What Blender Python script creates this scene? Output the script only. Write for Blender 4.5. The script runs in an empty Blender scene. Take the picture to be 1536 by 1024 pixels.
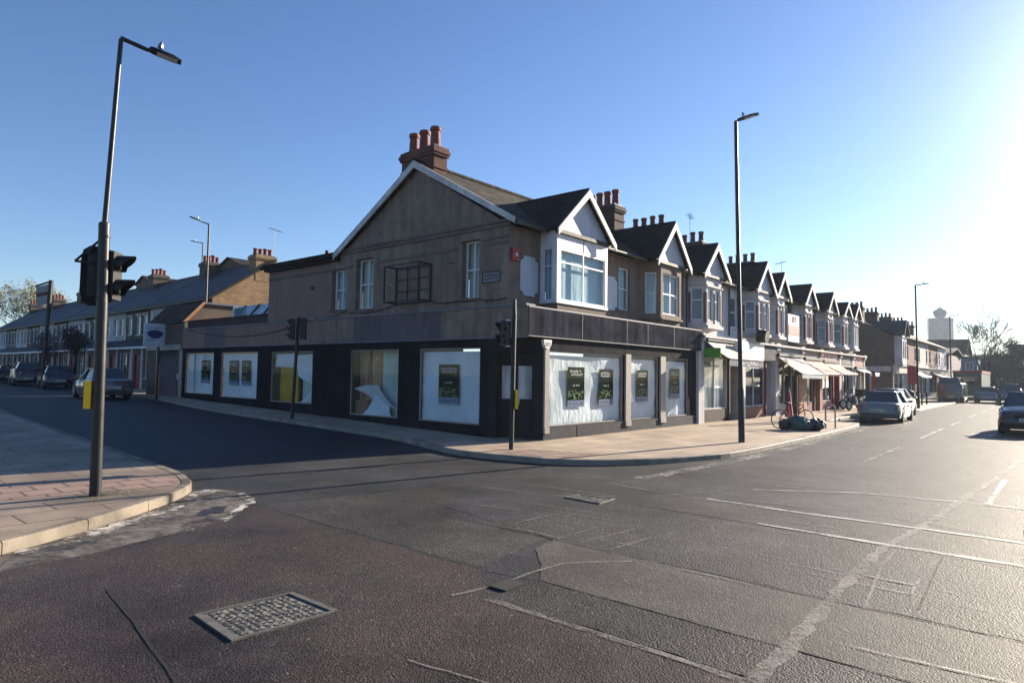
import bpy, math, random
from mathutils import Vector, Matrix
random.seed(7)
rad = math.radians
S = bpy.context.scene
# ---------------------------------------------------------------- camera
CAM = Vector((-13.1806, -10.6819, 1.85))
def basis():
    X = Vector((838, -63, -984)).normalized()
    Y = Vector((-1158, -32, -984)); Y = (Y - X * Y.dot(X)).normalized()
    return X, Y, X.cross(Y)
bX, bY, bZ = basis()
cam = bpy.data.cameras.new('camera'); cam_o = bpy.data.objects.new('camera', cam)
S.collection.objects.link(cam_o); S.camera = cam_o
cam.sensor_width = 36; cam.lens = 36 * 984 / 1536; cam.clip_start = .05; cam.clip_end = 6000
cam_o.matrix_world = Matrix.Translation(CAM) @ Matrix((bX, bY, bZ)).to_4x4()
# ---------------------------------------------------------------- sun, sky, exposure
SUN_AZ, SUN_EL = rad(-11), rad(17.5)
sd = Vector((math.cos(SUN_EL) * math.cos(SUN_AZ), math.cos(SUN_EL) * math.sin(SUN_AZ), math.sin(SUN_EL)))
sun = bpy.data.lights.new('sun', 'SUN'); sun.energy = 5.0; sun.angle = rad(.5); sun.color = (1, .87, .70)
sun_o = bpy.data.objects.new('sun', sun); S.collection.objects.link(sun_o)
sun_o.rotation_euler = sd.to_track_quat('Z', 'Y').to_euler(); sun_o.location = (0, 0, 60)
W = bpy.data.worlds.new('World'); S.world = W; W.use_nodes = True
nt = W.node_tree; bg = nt.nodes['Background']
sky = nt.nodes.new('ShaderNodeTexSky'); sky.sky_type = 'NISHITA'; sky.sun_disc = False
sky.sun_elevation = SUN_EL; sky.sun_rotation = rad(90) - SUN_AZ
sky.air_density = 1.0; sky.dust_density = .2; sky.ozone_density = 4.0; sky.altitude = 50
hs = nt.nodes.new('ShaderNodeHueSaturation'); hs.inputs['Saturation'].default_value = 1.1; hs.inputs['Hue'].default_value = .508
nt.links.new(sky.outputs[0], hs.inputs['Color']); 
tc = nt.nodes.new('ShaderNodeTexCoord'); vd = nt.nodes.new('ShaderNodeVectorMath'); vd.operation = 'DOT_PRODUCT'; vd.inputs[1].default_value = sd
nt.links.new(tc.outputs['Generated'], vd.inputs[0])
def wm(op, a, b):
    o = nt.nodes.new('ShaderNodeMath'); o.operation = op
    for i, v in enumerate((a, b)):
        if isinstance(v, (int, float)): o.inputs[i].default_value = v
        else: nt.links.new(v, o.inputs[i])
    return o.outputs[0]
dp = wm('MAXIMUM', vd.outputs['Value'], 0.0); au = wm('ADD', wm('MULTIPLY', wm('POWER', dp, 60), 6.0), wm('MULTIPLY', wm('POWER', dp, 16), .6))
vs = nt.nodes.new('ShaderNodeVectorMath'); vs.operation = 'SCALE'; vs.inputs[0].default_value = (1, .97, .93); nt.links.new(au, vs.inputs['Scale'])
va = nt.nodes.new('ShaderNodeVectorMath'); nt.links.new(hs.outputs[0], va.inputs[0]); nt.links.new(vs.outputs[0], va.inputs[1]); nt.links.new(va.outputs[0], bg.inputs[0]); bg.inputs[1].default_value = .056
S.view_settings.view_transform = 'Standard'; S.view_settings.look = 'None'
S.view_settings.exposure = 1.68; S.view_settings.gamma = 1
S.render.engine = 'CYCLES'
S.cycles.max_bounces = 6; S.cycles.transparent_max_bounces = 12; S.cycles.volume_bounces = 0
S.cycles.sample_clamp_indirect = 6
# ---------------------------------------------------------------- materials
MATS = {}
class NT:
    def __init__(s, name):
        s.m = bpy.data.materials.new(name); s.m.use_nodes = True
        s.t = s.m.node_tree; s.b = s.t.nodes['Principled BSDF']; s.out = s.t.nodes['Material Output']
        MATS[name] = s.m
    def n(s, typ, **k):
        o = s.t.nodes.new('ShaderNode' + typ)
        for a, v in k.items():
            if a.startswith('i_'): o.inputs[a[2:].replace('_', ' ')].default_value = v
            else: setattr(o, a, v)
        return o
    def l(s, a, b): s.t.links.new(a, b)
    def math(s, op, a, b=None, c=None, clamp=False):
        o = s.n('Math', operation=op); o.use_clamp = clamp
        for i, v in enumerate((a, b, c)):
            if v is None: continue
            if isinstance(v, (int, float)): o.inputs[i].default_value = v
            else: s.l(v, o.inputs[i])
        return o.outputs[0]
    def pos(s):
        return s.n('NewGeometry').outputs['Position']
    def noise(s, scale, vec=None, detail=4, rough=.55, sc=None):
        o = s.n('TexNoise'); o.inputs['Scale'].default_value = scale; o.inputs['Detail'].default_value = detail
        o.inputs['Roughness'].default_value = rough
        v = vec or s.pos()
        if sc:
            mp = s.n('Mapping'); mp.inputs['Scale'].default_value = sc; s.l(v, mp.inputs[0]); v = mp.outputs[0]
        s.l(v, o.inputs['Vector']); return o.outputs['Fac']
    def ramp(s, fac, stops):
        o = s.n('ValToRGB'); e = o.color_ramp.elements
        while len(e) > 1: e.remove(e[-1])
        e[0].position = stops[0][0]; e[0].color = c4(stops[0][1])
        for p, c in stops[1:]:
            q = e.new(p); q.color = c4(c)
        s.l(fac, o.inputs[0]); return o.outputs[0]
    def mix(s, fac, a, b, mode='MIX'):
        o = s.n('Mix', data_type='RGBA', blend_type=mode)
        for i, v in ((0, fac), (6, a), (7, b)):
            if isinstance(v, (int, float)): o.inputs[i].default_value = v
            elif isinstance(v, tuple): o.inputs[i].default_value = c4(v)
            else: s.l(v, o.inputs[i])
        return o.outputs[2]
    def col(s, v): s.l(v, s.b.inputs['Base Color'])
    def bump(s, h, strength=.3, dist=.01, prev=None):
        o = s.n('Bump'); o.inputs['Strength'].default_value = strength; o.inputs['Distance'].default_value = dist
        s.l(h, o.inputs['Height'])
        if prev is not None: s.l(prev, o.inputs['Normal'])
        s.l(o.outputs[0], s.b.inputs['Normal']); return o.outputs[0]
    def wall_uv(s):
        g = s.n('NewGeometry'); p = s.n('SeparateXYZ'); s.l(g.outputs['Position'], p.inputs[0])
        q = s.n('SeparateXYZ'); s.l(g.outputs['True Normal'], q.inputs[0])
        ax = s.math('ABSOLUTE', q.outputs[0]); ay = s.math('ABSOLUTE', q.outputs[1])
        gt = s.math('GREATER_THAN', ax, ay)
        u = s.math('ADD', s.math('MULTIPLY', gt, p.outputs[1]), s.math('MULTIPLY', s.math('SUBTRACT', 1.0, gt), p.outputs[0]))
        c = s.n('CombineXYZ'); s.l(u, c.inputs[0]); s.l(p.outputs[2], c.inputs[1]); return c.outputs[0]
def c4(c):
    if isinstance(c, (int, float)): return (c, c, c, 1)
    return tuple(c) + (1,) if len(c) == 3 else tuple(c)
def mul(c, k): return tuple(min(1, x * k) for x in c)
def M(name, color, rough=.8, var=.18, scale=1.3, bump=0, bscale=40, metal=0, spec=.4, fine=.1, streak=0):
    """painted / rendered surface: large blotches, fine grain, rain streaks"""
    if name in MATS: return MATS[name]
    t = NT(name)
    a = t.noise(scale, detail=6); base = t.ramp(a, [(.3, mul(color, 1 - var)), (.7, mul(color, 1 + var))])
    if fine:
        f = t.noise(scale * 22, detail=3); base = t.mix(1.0, base, t.ramp(f, [(.3, 1 - fine), (.7, 1)]), 'MULTIPLY')
    if streak:
        k = t.noise(1.0, detail=5, sc=(5, 5, .35)); base = t.mix(1.0, base, t.ramp(k, [(.38, 1 - streak), (.62, 1)]), 'MULTIPLY')
    t.col(base)
    t.l(t.math('ADD', t.math('MULTIPLY', t.noise(scale * 3), .25), rough - .12), t.b.inputs['Roughness'])
    t.b.inputs['Metallic'].default_value = metal; t.b.inputs['Specular IOR Level'].default_value = spec
    if bump: t.bump(t.noise(bscale, detail=4), bump, .01)
    return t.m
def brick(name, c1, c2, mortar, bw=.225, bh=.075, rough=.9, dirt=.35, var=.5):
    if name in MATS: return MATS[name]
    t = NT(name); uv = t.wall_uv(); b = t.n('TexBrick'); t.l(uv, b.inputs['Vector'])
    b.inputs['Color1'].default_value = c4(c1); b.inputs['Color2'].default_value = c4(c2); b.inputs['Mortar'].default_value = c4(mortar)
    b.inputs['Scale'].default_value = 1; b.inputs['Brick Width'].default_value = bw; b.inputs['Row Height'].default_value = bh
    b.inputs['Mortar Size'].default_value = .006; b.inputs['Bias'].default_value = -.1
    n = t.noise(1.1, detail=7); base = t.mix(1.0, b.outputs['Color'], t.ramp(n, [(.3, 1 - dirt), (.7, 1)]), 'MULTIPLY')
    n2 = t.noise(9, detail=3); base = t.mix(var, base, t.mix(1.0, base, t.ramp(n2, [(.35, .55), (.65, 1)]), 'MULTIPLY'))
    t.col(base); t.b.inputs['Roughness'].default_value = rough
    h = t.math('ADD', t.math('MULTIPLY', t.math('SUBTRACT', 1.0, b.outputs['Fac']), .6), t.math('MULTIPLY', t.noise(50), .4))
    t.bump(h, .5, .012); return t.m
def tiles(name, c, rough=.9, moss=0, spec=.12):
    if name in MATS: return MATS[name]
    t = NT(name); uv = t.wall_uv(); b = t.n('TexBrick'); t.l(uv, b.inputs['Vector'])
    b.inputs['Color1'].default_value = c4(mul(c, .7)); b.inputs['Color2'].default_value = c4(mul(c, 1.35)); b.inputs['Mortar'].default_value = c4(mul(c, .3))
    b.inputs['Scale'].default_value = 1; b.inputs['Brick Width'].default_value = .22; b.inputs['Row Height'].default_value = .13
    b.inputs['Mortar Size'].default_value = .012
    n = t.noise(.9, detail=7); base = t.mix(1.0, b.outputs['Color'], t.ramp(n, [(.3, .55), (.7, 1.0)]), 'MULTIPLY')
    if moss:
        k = t.noise(2.3, detail=8, rough=.7); f = t.ramp(k, [(.5, 0), (.62, 1)])
        base = t.mix(t.math('MULTIPLY', f, moss), base, (.10, .095, .05))
    t.col(base); t.b.inputs['Roughness'].default_value = rough; t.b.inputs['Specular IOR Level'].default_value = spec
    h = t.math('ADD', t.math('SUBTRACT', 1.0, b.outputs['Fac']), t.math('MULTIPLY', t.noise(14), .8))
    t.bump(h, .7, .025); return t.m
def glass(name, tint=(.8, .9, .95), refl=.5):
    if name in MATS: return MATS[name]
    t = NT(name); tr = t.n('BsdfTransparent'); tr.inputs[0].default_value = c4(tint)
    gl = t.n('BsdfGlossy'); gl.inputs['Roughness'].default_value = .03; gl.inputs[0].default_value = c4((1, 1, 1))
    bp = t.n('Bump'); bp.inputs['Strength'].default_value = .12; bp.inputs['Distance'].default_value = .02
    t.l(t.noise(1.6, detail=2), bp.inputs['Height']); t.l(bp.outputs[0], gl.inputs['Normal'])
    lw = t.n('LayerWeight'); lw.inputs[0].default_value = refl
    f = t.math('ADD', t.math('MULTIPLY', t.math('POWER', lw.outputs['Facing'], 4), .12), .025, clamp=True)
    mx = t.n('MixShader'); t.l(f, mx.inputs[0]); t.l(tr.outputs[0], mx.inputs[1]); t.l(gl.outputs[0], mx.inputs[2])
    t.l(mx.outputs[0], t.out.inputs['Surface']); return t.m
def pane(name, c, rough=.06):
    """a far window: curtains behind and reflections on the glass, both painted into its colour"""
    if name in MATS: return MATS[name]
    t = NT(name); n = t.noise(1.7, detail=3, sc=(1, 1, .4)); n2 = t.noise(9, detail=2, sc=(1, 1, .05))
    b = t.ramp(n, [(.35, mul(c, .45)), (.6, c)]); b = t.mix(1.0, b, t.ramp(n2, [(.3, .7), (.7, 1)]), 'MULTIPLY')
    t.col(b); t.b.inputs['Roughness'].default_value = rough; t.b.inputs['Specular IOR Level'].default_value = .6; return t.m
def paper(name, c, trans=.3, sc=3.0, k=1.0):
    if name in MATS: return MATS[name]
    t = NT(name)
    n = t.noise(sc, detail=3, rough=.45, sc=(1, 1, .45)); n2 = t.noise(sc * 3, detail=4)
    t.col(t.ramp(t.noise(.9, detail=3), [(.35, mul(c, .82)), (.65, c)]))
    t.b.inputs['Roughness'].default_value = .8; t.b.inputs['Specular IOR Level'].default_value = .1
    r = t.math('ABSOLUTE', t.math('SUBTRACT', n, .5)); r2 = t.math('ABSOLUTE', t.math('SUBTRACT', n2, .5))
    h = t.math('ADD', r, t.math('MULTIPLY', r2, .25)); t.bump(h, k, .25); return t.m
def paving(name, c, bw=.9, bh=.62, joint=.012, dirt=.35, warm=None):
    if name in MATS: return MATS[name]
    t = NT(name); p = t.pos(); b = t.n('TexBrick'); t.l(p, b.inputs['Vector'])
    b.inputs['Color1'].default_value = c4(mul(c, .85)); b.inputs['Color2'].default_value = c4(mul(c, 1.12)); b.inputs['Mortar'].default_value = c4(mul(c, .35))
    b.inputs['Scale'].default_value = 1; b.inputs['Brick Width'].default_value = bw; b.inputs['Row Height'].default_value = bh
    b.inputs['Mortar Size'].default_value = joint
    base = t.mix(1.0, b.outputs['Color'], t.ramp(t.noise(.8, detail=8, rough=.65), [(.3, 1 - dirt), (.65, 1)]), 'MULTIPLY')
    base = t.mix(1.0, base, t.ramp(t.noise(40, detail=2), [(.3, .86), (.7, 1)]), 'MULTIPLY')
    gum = t.n('TexVoronoi'); gum.inputs['Scale'].default_value = 2.6; t.l(p, gum.inputs['Vector'])
    base = t.mix(t.ramp(gum.outputs['Distance'], [(.05, .55), (.075, 0)]), base, mul(c, .35))
    t.col(base); t.l(t.math('ADD', t.math('MULTIPLY', t.noise(1.5), .3), .5), t.b.inputs['Roughness'])
    h = t.math('ADD', t.math('MULTIPLY', t.math('SUBTRACT', 1.0, b.outputs['Fac']), .7), t.math('MULTIPLY', t.noise(30), .25))
    t.bump(h, .45, .012); return t.m
def asphalt(name, c, worn=.5, aggr=55, rough=.62, bumpk=.55, tintc=None, dark=.5):
    if name in MATS: return MATS[name]
    t = NT(name); p = t.pos()
    big = t.noise(.42, detail=8, rough=.66); mid = t.noise(2.4, detail=6, rough=.65)
    base = t.ramp(big, [(.32, mul(c, dark * .9)), (.5, c), (.66, mul(c, 1.55))])
    base = t.mix(1.0, base, t.ramp(mid, [(.3, .72), (.7, 1.0)]), 'MULTIPLY')
    if tintc: base = t.mix(t.ramp(t.noise(.6, detail=5), [(.42, 0), (.62, .8)]), base, tintc)
    v = t.n('TexVoronoi'); v.inputs['Scale'].default_value = aggr; t.l(p, v.inputs['Vector'])
    st = t.ramp(v.outputs['Color'], [(.0, .45), (.7, 1.05), (.9, 1.9), (.96, 4.5)])  # stone tones; the brightest stops paint glints on the aggregate
    base = t.mix(worn, base, t.mix(1.0, base, st, 'MULTIPLY'))
    t.col(base)
    t.l(t.math('ADD', t.math('MULTIPLY', big, .25), rough - .12), t.b.inputs['Roughness']); t.b.inputs['Specular IOR Level'].default_value = .17
    h1 = t.math('SUBTRACT', 1.0, v.outputs['Distance']); h2 = t.noise(17, detail=5, rough=.7)
    nn = t.bump(t.math('ADD', t.math('MULTIPLY', h1, .7), h2), bumpk, .02)
    t.bump(t.noise(1.2, detail=4), .35, .05, prev=nn); return t.m
def worn_paint(name, c, lo=.42, hi=.56, rough=.6, sc=14):
    if name in MATS: return MATS[name]
    t = NT(name); t.b.inputs['Base Color'].default_value = c4(c); t.b.inputs['Roughness'].default_value = rough
    a = t.ramp(t.math('ADD', t.math('MULTIPLY', t.noise(sc, detail=6, rough=.7), .6), t.math('MULTIPLY', t.noise(1.3, detail=3), .4)), [(lo, 0), (hi, 1)])
    t.l(a, t.b.inputs['Alpha']); t.bump(t.noise(60), .3, .01); return t.m
def carpaint(name, c, metal=.3, rough=.28):
    if name in MATS: return MATS[name]
    t = NT(name); n = t.noise(2.2, detail=5)
    t.col(t.ramp(n, [(.3, mul(c, .88)), (.7, c)])); t.l(t.math('ADD', t.math('MULTIPLY', n, .2), rough - .08), t.b.inputs['Roughness'])
    t.b.inputs['Metallic'].default_value = metal; t.b.inputs['Coat Weight'].default_value = .7; t.b.inputs['Coat Roughness'].default_value = .06; return t.m
def leaf(name, c):
    if name in MATS: return MATS[name]
    t = NT(name); n = t.noise(2.5, detail=4)
    t.col(t.ramp(n, [(.3, mul(c, .5)), (.7, mul(c, 1.4))])); t.b.inputs['Roughness'].default_value = .7
    return t.m

render_side = M('brown_render', (.165, .122, .098), .85, .2, .9, .25, 60, streak=.22)
def side_render():
    t = NT('side_render'); c = (.255, .182, .138)
    a = t.noise(.8, detail=7); base = t.ramp(a, [(.3, mul(c, .8)), (.7, mul(c, 1.18))])
    base = t.mix(1.0, base, t.ramp(t.noise(1, detail=5, sc=(4, 4, .3)), [(.36, .66), (.62, 1)]), 'MULTIPLY')
    base = t.mix(1.0, base, t.ramp(t.noise(3.3, detail=9, rough=.7), [(.36, .72), (.56, 1)]), 'MULTIPLY')
    base = t.mix(1.0, base, t.ramp(t.noise(30), [(.3, .88), (.7, 1)]), 'MULTIPLY')
    # pinker paint on the rear wing, a repainted navy band over part of the fascia
    sp = t.n('SeparateXYZ'); t.l(t.pos(), sp.inputs[0]); y, z = sp.outputs[1], sp.outputs[2]
    w = t.math('MULTIPLY', t.math('SUBTRACT', t.noise(1.6, detail=5), .5), 2.2)
    pk = t.ramp(t.math('MULTIPLY', t.math('SUBTRACT', t.math('ADD', y, w), 8.2), .5), [(.3, 0), (.6, 1)])
    base = t.mix(t.math('MULTIPLY', pk, .6), base, (.22, .125, .11))
    low = t.math('LESS_THAN', z, 3.71)
    yy = t.math('ADD', y, t.math('MULTIPLY', w, .15))
    b1 = t.math('MULTIPLY', t.math('GREATER_THAN', yy, 3.2), t.math('LESS_THAN', yy, 7.4))
    b2 = t.math('MULTIPLY', t.math('GREATER_THAN', yy, 16.3), t.math('LESS_THAN', yy, 18.2))
    f = t.math('MULTIPLY', low, t.math('MAXIMUM', b1, b2)); base = t.mix(t.math('MULTIPLY', f, .62), base, (.055, .057, .080))
    sc = t.ramp(t.noise(2.2, detail=9, rough=.72), [(.655, 0), (.675, 1)]); base = t.mix(sc, base, (.34, .32, .30))
    t.col(base); t.b.inputs['Roughness'].default_value = .85; t.bump(t.noise(45, detail=5), .3, .01); return t.m
side_render()
navy = M('navy_paint', (.017, .018, .024), .85, .35, 1.1, .12, 30, streak=.35, spec=.04)
blackp = M('black_paint', (.008, .008, .010), .6, .25, 2, .05, 30, spec=.2)
slate = M('slate_panel', (.058, .059, .072), .85, .45, 1.4, .3, 8, spec=.0, streak=.35)
taupe = M('taupe_paint', (.33, .29, .26), .7, .12, 1.5, .1, 30, streak=.15)
white = M('white_paint', (.72, .72, .74), .5, .1, 1.2, .05, 30, streak=.12)
barge = M('bargeboard_paint', (.60, .575, .56), .65, .22, 2.5, .3, 25, streak=.2)
pale = M('pale_panel', (.52, .55, .62), .6, .12, .8, .1, 20, streak=.12)
lead = M('lead_sheet', (.12, .135, .18), .55, .2, 2, .3, 10)
stall = M('stall_riser', (.035, .035, .042), .9, .25, 1.5, .2, 20)
roof_dark = tiles('dark_tiles', (.034, .029, .029))
roof_old = tiles('mossy_tiles', (.042, .034, .028), .85, .7)
slate_roof = tiles('blue_slates', (.045, .047, .060), .6, .1, .4)
brick_red = brick('red_brick', (.25, .07, .038), (.12, .042, .028), (.13, .10, .08), dirt=.6)
brick_dark = brick('dark_brick', (.085, .045, .035), (.05, .028, .024), (.05, .04, .035), dirt=.5)
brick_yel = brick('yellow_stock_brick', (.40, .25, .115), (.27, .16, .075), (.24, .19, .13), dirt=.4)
brick_trc = brick('shaded_stock_brick', (.17, .13, .085), (.12, .09, .065), (.13, .11, .09), dirt=.45)  # yellow stock dulled, with the shade on the terrace fronts in its colour
brick_brn = brick('brown_brick', (.17, .115, .085), (.11, .075, .055), (.12, .10, .085), dirt=.4)
pot = M('terracotta', (.20, .05, .032), .8, .35, 5, .2, 30)
pot_dark = M('sooty_terracotta', (.12, .045, .035), .85, .35, 5, .2, 30)
gl = glass('window_glass'); gl_shop = glass('shop_glass', (.86, .9, .9), .45)
curtain = paper('net_curtain', (.55, .64, .66), sc=2.2, k=.12)
curtain_cream = paper('cream_blind', (.62, .57, .46), sc=4, k=.35)
paper_w = paper('white_window_film', (.80, .83, .87), sc=2.6, k=.26)
paper_s = paper('white_lining_paper', (.72, .75, .80), sc=1.6, k=.3)
pane_d = pane('dark_pane', (.05, .06, .075)); pane_p = pane('pale_pane', (.42, .50, .54)); pane_b = pane('blue_pane', (.12, .19, .24))
black_metal = M('black_metal', (.008, .0085, .0095), .5, .3, 3, .08, 60, metal=.2, spec=.5)
grey_metal = M('dark_grey_metal', (.020, .020, .021), .42, .35, 3, .1, 60, metal=.2)
steel = M('galvanised_steel', (.28, .29, .30), .4, .2, 5, .1, 30, metal=.7)
yellow = M('yellow_plastic', (.85, .52, .02), .45, .08, 3)
rubber = M('tyre_rubber', (.018, .018, .018), .85, .2, 8)
redp = M('red_paint', (.34, .03, .03), .55, .2, 2, streak=.2); maroon = M('maroon_paint', (.26, .03, .05), .5, .25, 2, streak=.2)
redbrown = M('red_brown_paint', (.14, .035, .025), .7, .25, 3, .1, 30)
greenp = M('green_paint', (.06, .26, .02), .5, .15, 2); olive = M('olive_board', (.17, .19, .03), .6, .2, 2)
awn_cream = M('cream_canvas', (.58, .50, .42), .9, .2, 1.2, .2, 60, streak=.15)
awn_grey = M('grey_canvas', (.40, .36, .35), .9, .2, 1.2, .2, 60, streak=.15)
awn_pink = M('faded_pink_canvas', (.60, .33, .27), .9, .2, 1.2, .2, 60)
wood = M('plywood', (.42, .22, .12), .75, .2, 2.5, .2, 30, streak=.2)
whitewall = M('white_render', (.58, .58, .60), .8, .2, 1.1, .15, 50, streak=.2)
cream = M('cream_render', (.44, .41, .38), .8, .15, 1.1, .15, 50, streak=.2)
stone = M('painted_stone', (.46, .44, .43), .7, .25, 2.5, .15, 40, streak=.2)
brownr = M('brown_render_front', (.21, .152, .118), .85, .2, 1.2, .25, 60, streak=.22)
dimroom = M('dim_interior', (.10, .09, .08), .9, .3, 1.5)
# ---------------------------------------------------------------- mesh helpers
ORG = {}
def zr(y): return .0225 * min(max(y, 0), 21)
class MB:
    def __init__(s): s.v = []; s.f = []
    def add(s, vs, fs):
        n = len(s.v); s.v += [Vector(p) for p in vs]; s.f += [tuple(i + n for i in f) for f in fs]; return s
    def poly(s, *p): return s.add(p, [tuple(range(len(p)))])
    def hexa(s, a, b):      # bottom ring a, top ring b (4 points each)
        return s.add(list(a) + list(b), [(3, 2, 1, 0), (4, 5, 6, 7), (0, 1, 5, 4), (1, 2, 6, 5), (2, 3, 7, 6), (3, 0, 4, 7)])
    def box(s, x0, y0, z0, x1, y1, z1):
        if x0 > x1: x0, x1 = x1, x0
        if y0 > y1: y0, y1 = y1, y0
        return s.hexa([(x0, y0, z0), (x1, y0, z0), (x1, y1, z0), (x0, y1, z0)], [(x0, y0, z1), (x1, y0, z1), (x1, y1, z1), (x0, y1, z1)])
    def obox(s, c, h, rz=0, rx=0):
        R = Matrix.Rotation(rz, 3, 'Z') @ Matrix.Rotation(rx, 3, 'X'); c = Vector(c)
        P = [c + R @ Vector((sx * h[0], sy * h[1], sz * h[2])) for sz in (-1, 1) for sx, sy in ((-1, -1), (1, -1), (1, 1), (-1, 1))]
        return s.hexa(P[:4], P[4:])
    def prism(s, pts, ext):
        n = len(pts); e = Vector(ext); a = [Vector(p) for p in pts]; b = [p + e for p in a]
        fs = [tuple(range(n - 1, -1, -1)), tuple(range(n, 2 * n))] + [(i, (i + 1) % n, n + (i + 1) % n, n + i) for i in range(n)]
        return s.add(a + b, fs)
    def bar(s, a, b, w, h, up=(0, 0, 1)):
        a, b = Vector(a), Vector(b); d = (b - a).normalized(); u = Vector(up); r = d.cross(u).normalized(); u = r.cross(d)
        ring = lambda p: [p - r * w - u * h, p + r * w - u * h, p + r * w + u * h, p - r * w + u * h]
        return s.hexa(ring(a), ring(b))
    def tube(s, pts, r, n=8, cap=True):
        pts = [Vector(p) for p in pts]; k = len(pts); rs = r if isinstance(r, (list, tuple)) else [r] * k
        base = len(s.v); prev = None
        for i, p in enumerate(pts):
            d = (pts[min(i + 1, k - 1)] - pts[max(i - 1, 0)]).normalized()
            if prev is None: a = d.orthogonal().normalized()
            else: a = (prev - d * prev.dot(d)); a = a.normalized() if a.length > 1e-5 else d.orthogonal().normalized()
            prev = a; b = d.cross(a)
            for j in range(n):
                t = 2 * math.pi * j / n; s.v.append(p + (a * math.cos(t) + b * math.sin(t)) * rs[i])
        for i in range(k - 1):
            for j in range(n):
                q = (j + 1) % n; s.f.append((base + i * n + j, base + i * n + q, base + (i + 1) * n + q, base + (i + 1) * n + j))
        if cap:
            s.f.append(tuple(base + j for j in range(n - 1, -1, -1))); s.f.append(tuple(base + (k - 1) * n + j for j in range(n)))
        return s
    def ball(s, c, r, nu=10, nv=7, jit=0):
        c = Vector(c); r = Vector(r if isinstance(r, (tuple, list)) else (r, r, r)); base = len(s.v)
        for i in range(nv + 1):
            th = math.pi * i / nv
            for j in range(nu):
                ph = 2 * math.pi * j / nu; k = 1 + random.uniform(-jit, jit)
                s.v.append(c + Vector((r.x * math.sin(th) * math.cos(ph) * k, r.y * math.sin(th) * math.sin(ph) * k, r.z * math.cos(th) * k)))
        for i in range(nv):
            for j in range(nu):
                q = (j + 1) % nu; s.f.append((base + i * nu + j, base + (i + 1) * nu + j, base + (i + 1) * nu + q, base + i * nu + q))
        return s
    def wall(s, P, u, n, w, z0, z1, ops=(), dep=.12):
        """vertical wall from P along u (unit), outward normal n, with rectangular openings (u0,u1,z0,z1) and reveals"""
        P = Vector((P[0], P[1], 0)); u = Vector((u[0], u[1], 0)); n = Vector((n[0], n[1], 0)); Z = Vector((0, 0, 1))
        us = sorted(set([0, w] + [o[0] for o in ops] + [o[1] for o in ops])); zs = sorted(set([z0, z1] + [o[2] for o in ops] + [o[3] for o in ops]))
        at = lambda a, z, d=0: P + u * a + Z * z - n * d
        for i in range(len(us) - 1):
            for j in range(len(zs) - 1):
                a, b, c, d = us[i], us[i + 1], zs[j], zs[j + 1]; mu, mz = (a + b) / 2, (c + d) / 2
                if any(o[0] < mu < o[1] and o[2] < mz < o[3] for o in ops): continue
                s.poly(at(a, c), at(b, c), at(b, d), at(a, d))
        for o in ops:
            a, b, c, d = o
            s.poly(at(a, c), at(a, d), at(a, d, dep), at(a, c, dep)); s.poly(at(b, c), at(b, d), at(b, d, dep), at(b, c, dep))
            s.poly(at(a, d), at(b, d), at(b, d, dep), at(a, d, dep)); s.poly(at(a, c), at(b, c), at(b, c, dep), at(a, c, dep))
        return s
    def build(s, name, mat, parent=None, smooth=None, org=None):
        o0 = Vector(org) if org is not None else (ORG[parent.name] if parent else Vector((0, 0, 0)))
        me = bpy.data.meshes.new(name); me.from_pydata([tuple(p - o0) for p in s.v], [], s.f); me.update()
        import bmesh
        bm = bmesh.new(); bm.from_mesh(me); bmesh.ops.recalc_face_normals(bm, faces=bm.faces); bm.to_mesh(me); bm.free()
        me.materials.append(MATS[mat] if isinstance(mat, str) else mat)
        if smooth is not None:
            me.polygons.foreach_set('use_smooth', [True] * len(me.polygons)); me.set_sharp_from_angle(angle=rad(smooth))
        o = bpy.data.objects.new(name, me); S.collection.objects.link(o)
        if parent: o.parent = parent
        else: o.location = o0
        ORG[o.name] = o0; return o
def tag(o, label=None, cat=None, group=None, kind=None):
    if label: o['label'] = label
    if cat: o['category'] = cat
    if group: o['group'] = group
    if kind: o['kind'] = kind
    return o
def thing(name, label, cat, loc, group=None):
    o = bpy.data.objects.new(name, None); S.collection.objects.link(o); o.location = loc; o.empty_display_size = .3
    ORG[o.name] = Vector(loc); return tag(o, label, cat, group)
def struct(name, mb, mat, **k): return tag(mb.build(name, mat, **k), kind='structure')
KIDS = {}
def copy_tree(o, parent=None):
    c = o.copy(); S.collection.objects.link(c); ORG[c.name] = ORG[o.name]
    if parent: c.parent = parent
    for ch in [x for x in S.collection.objects if x.parent == o]: copy_tree(ch, c)
    return c
def place(o, loc, rz=0): o.location = loc; o.rotation_euler = (0, 0, rz); return o
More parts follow.
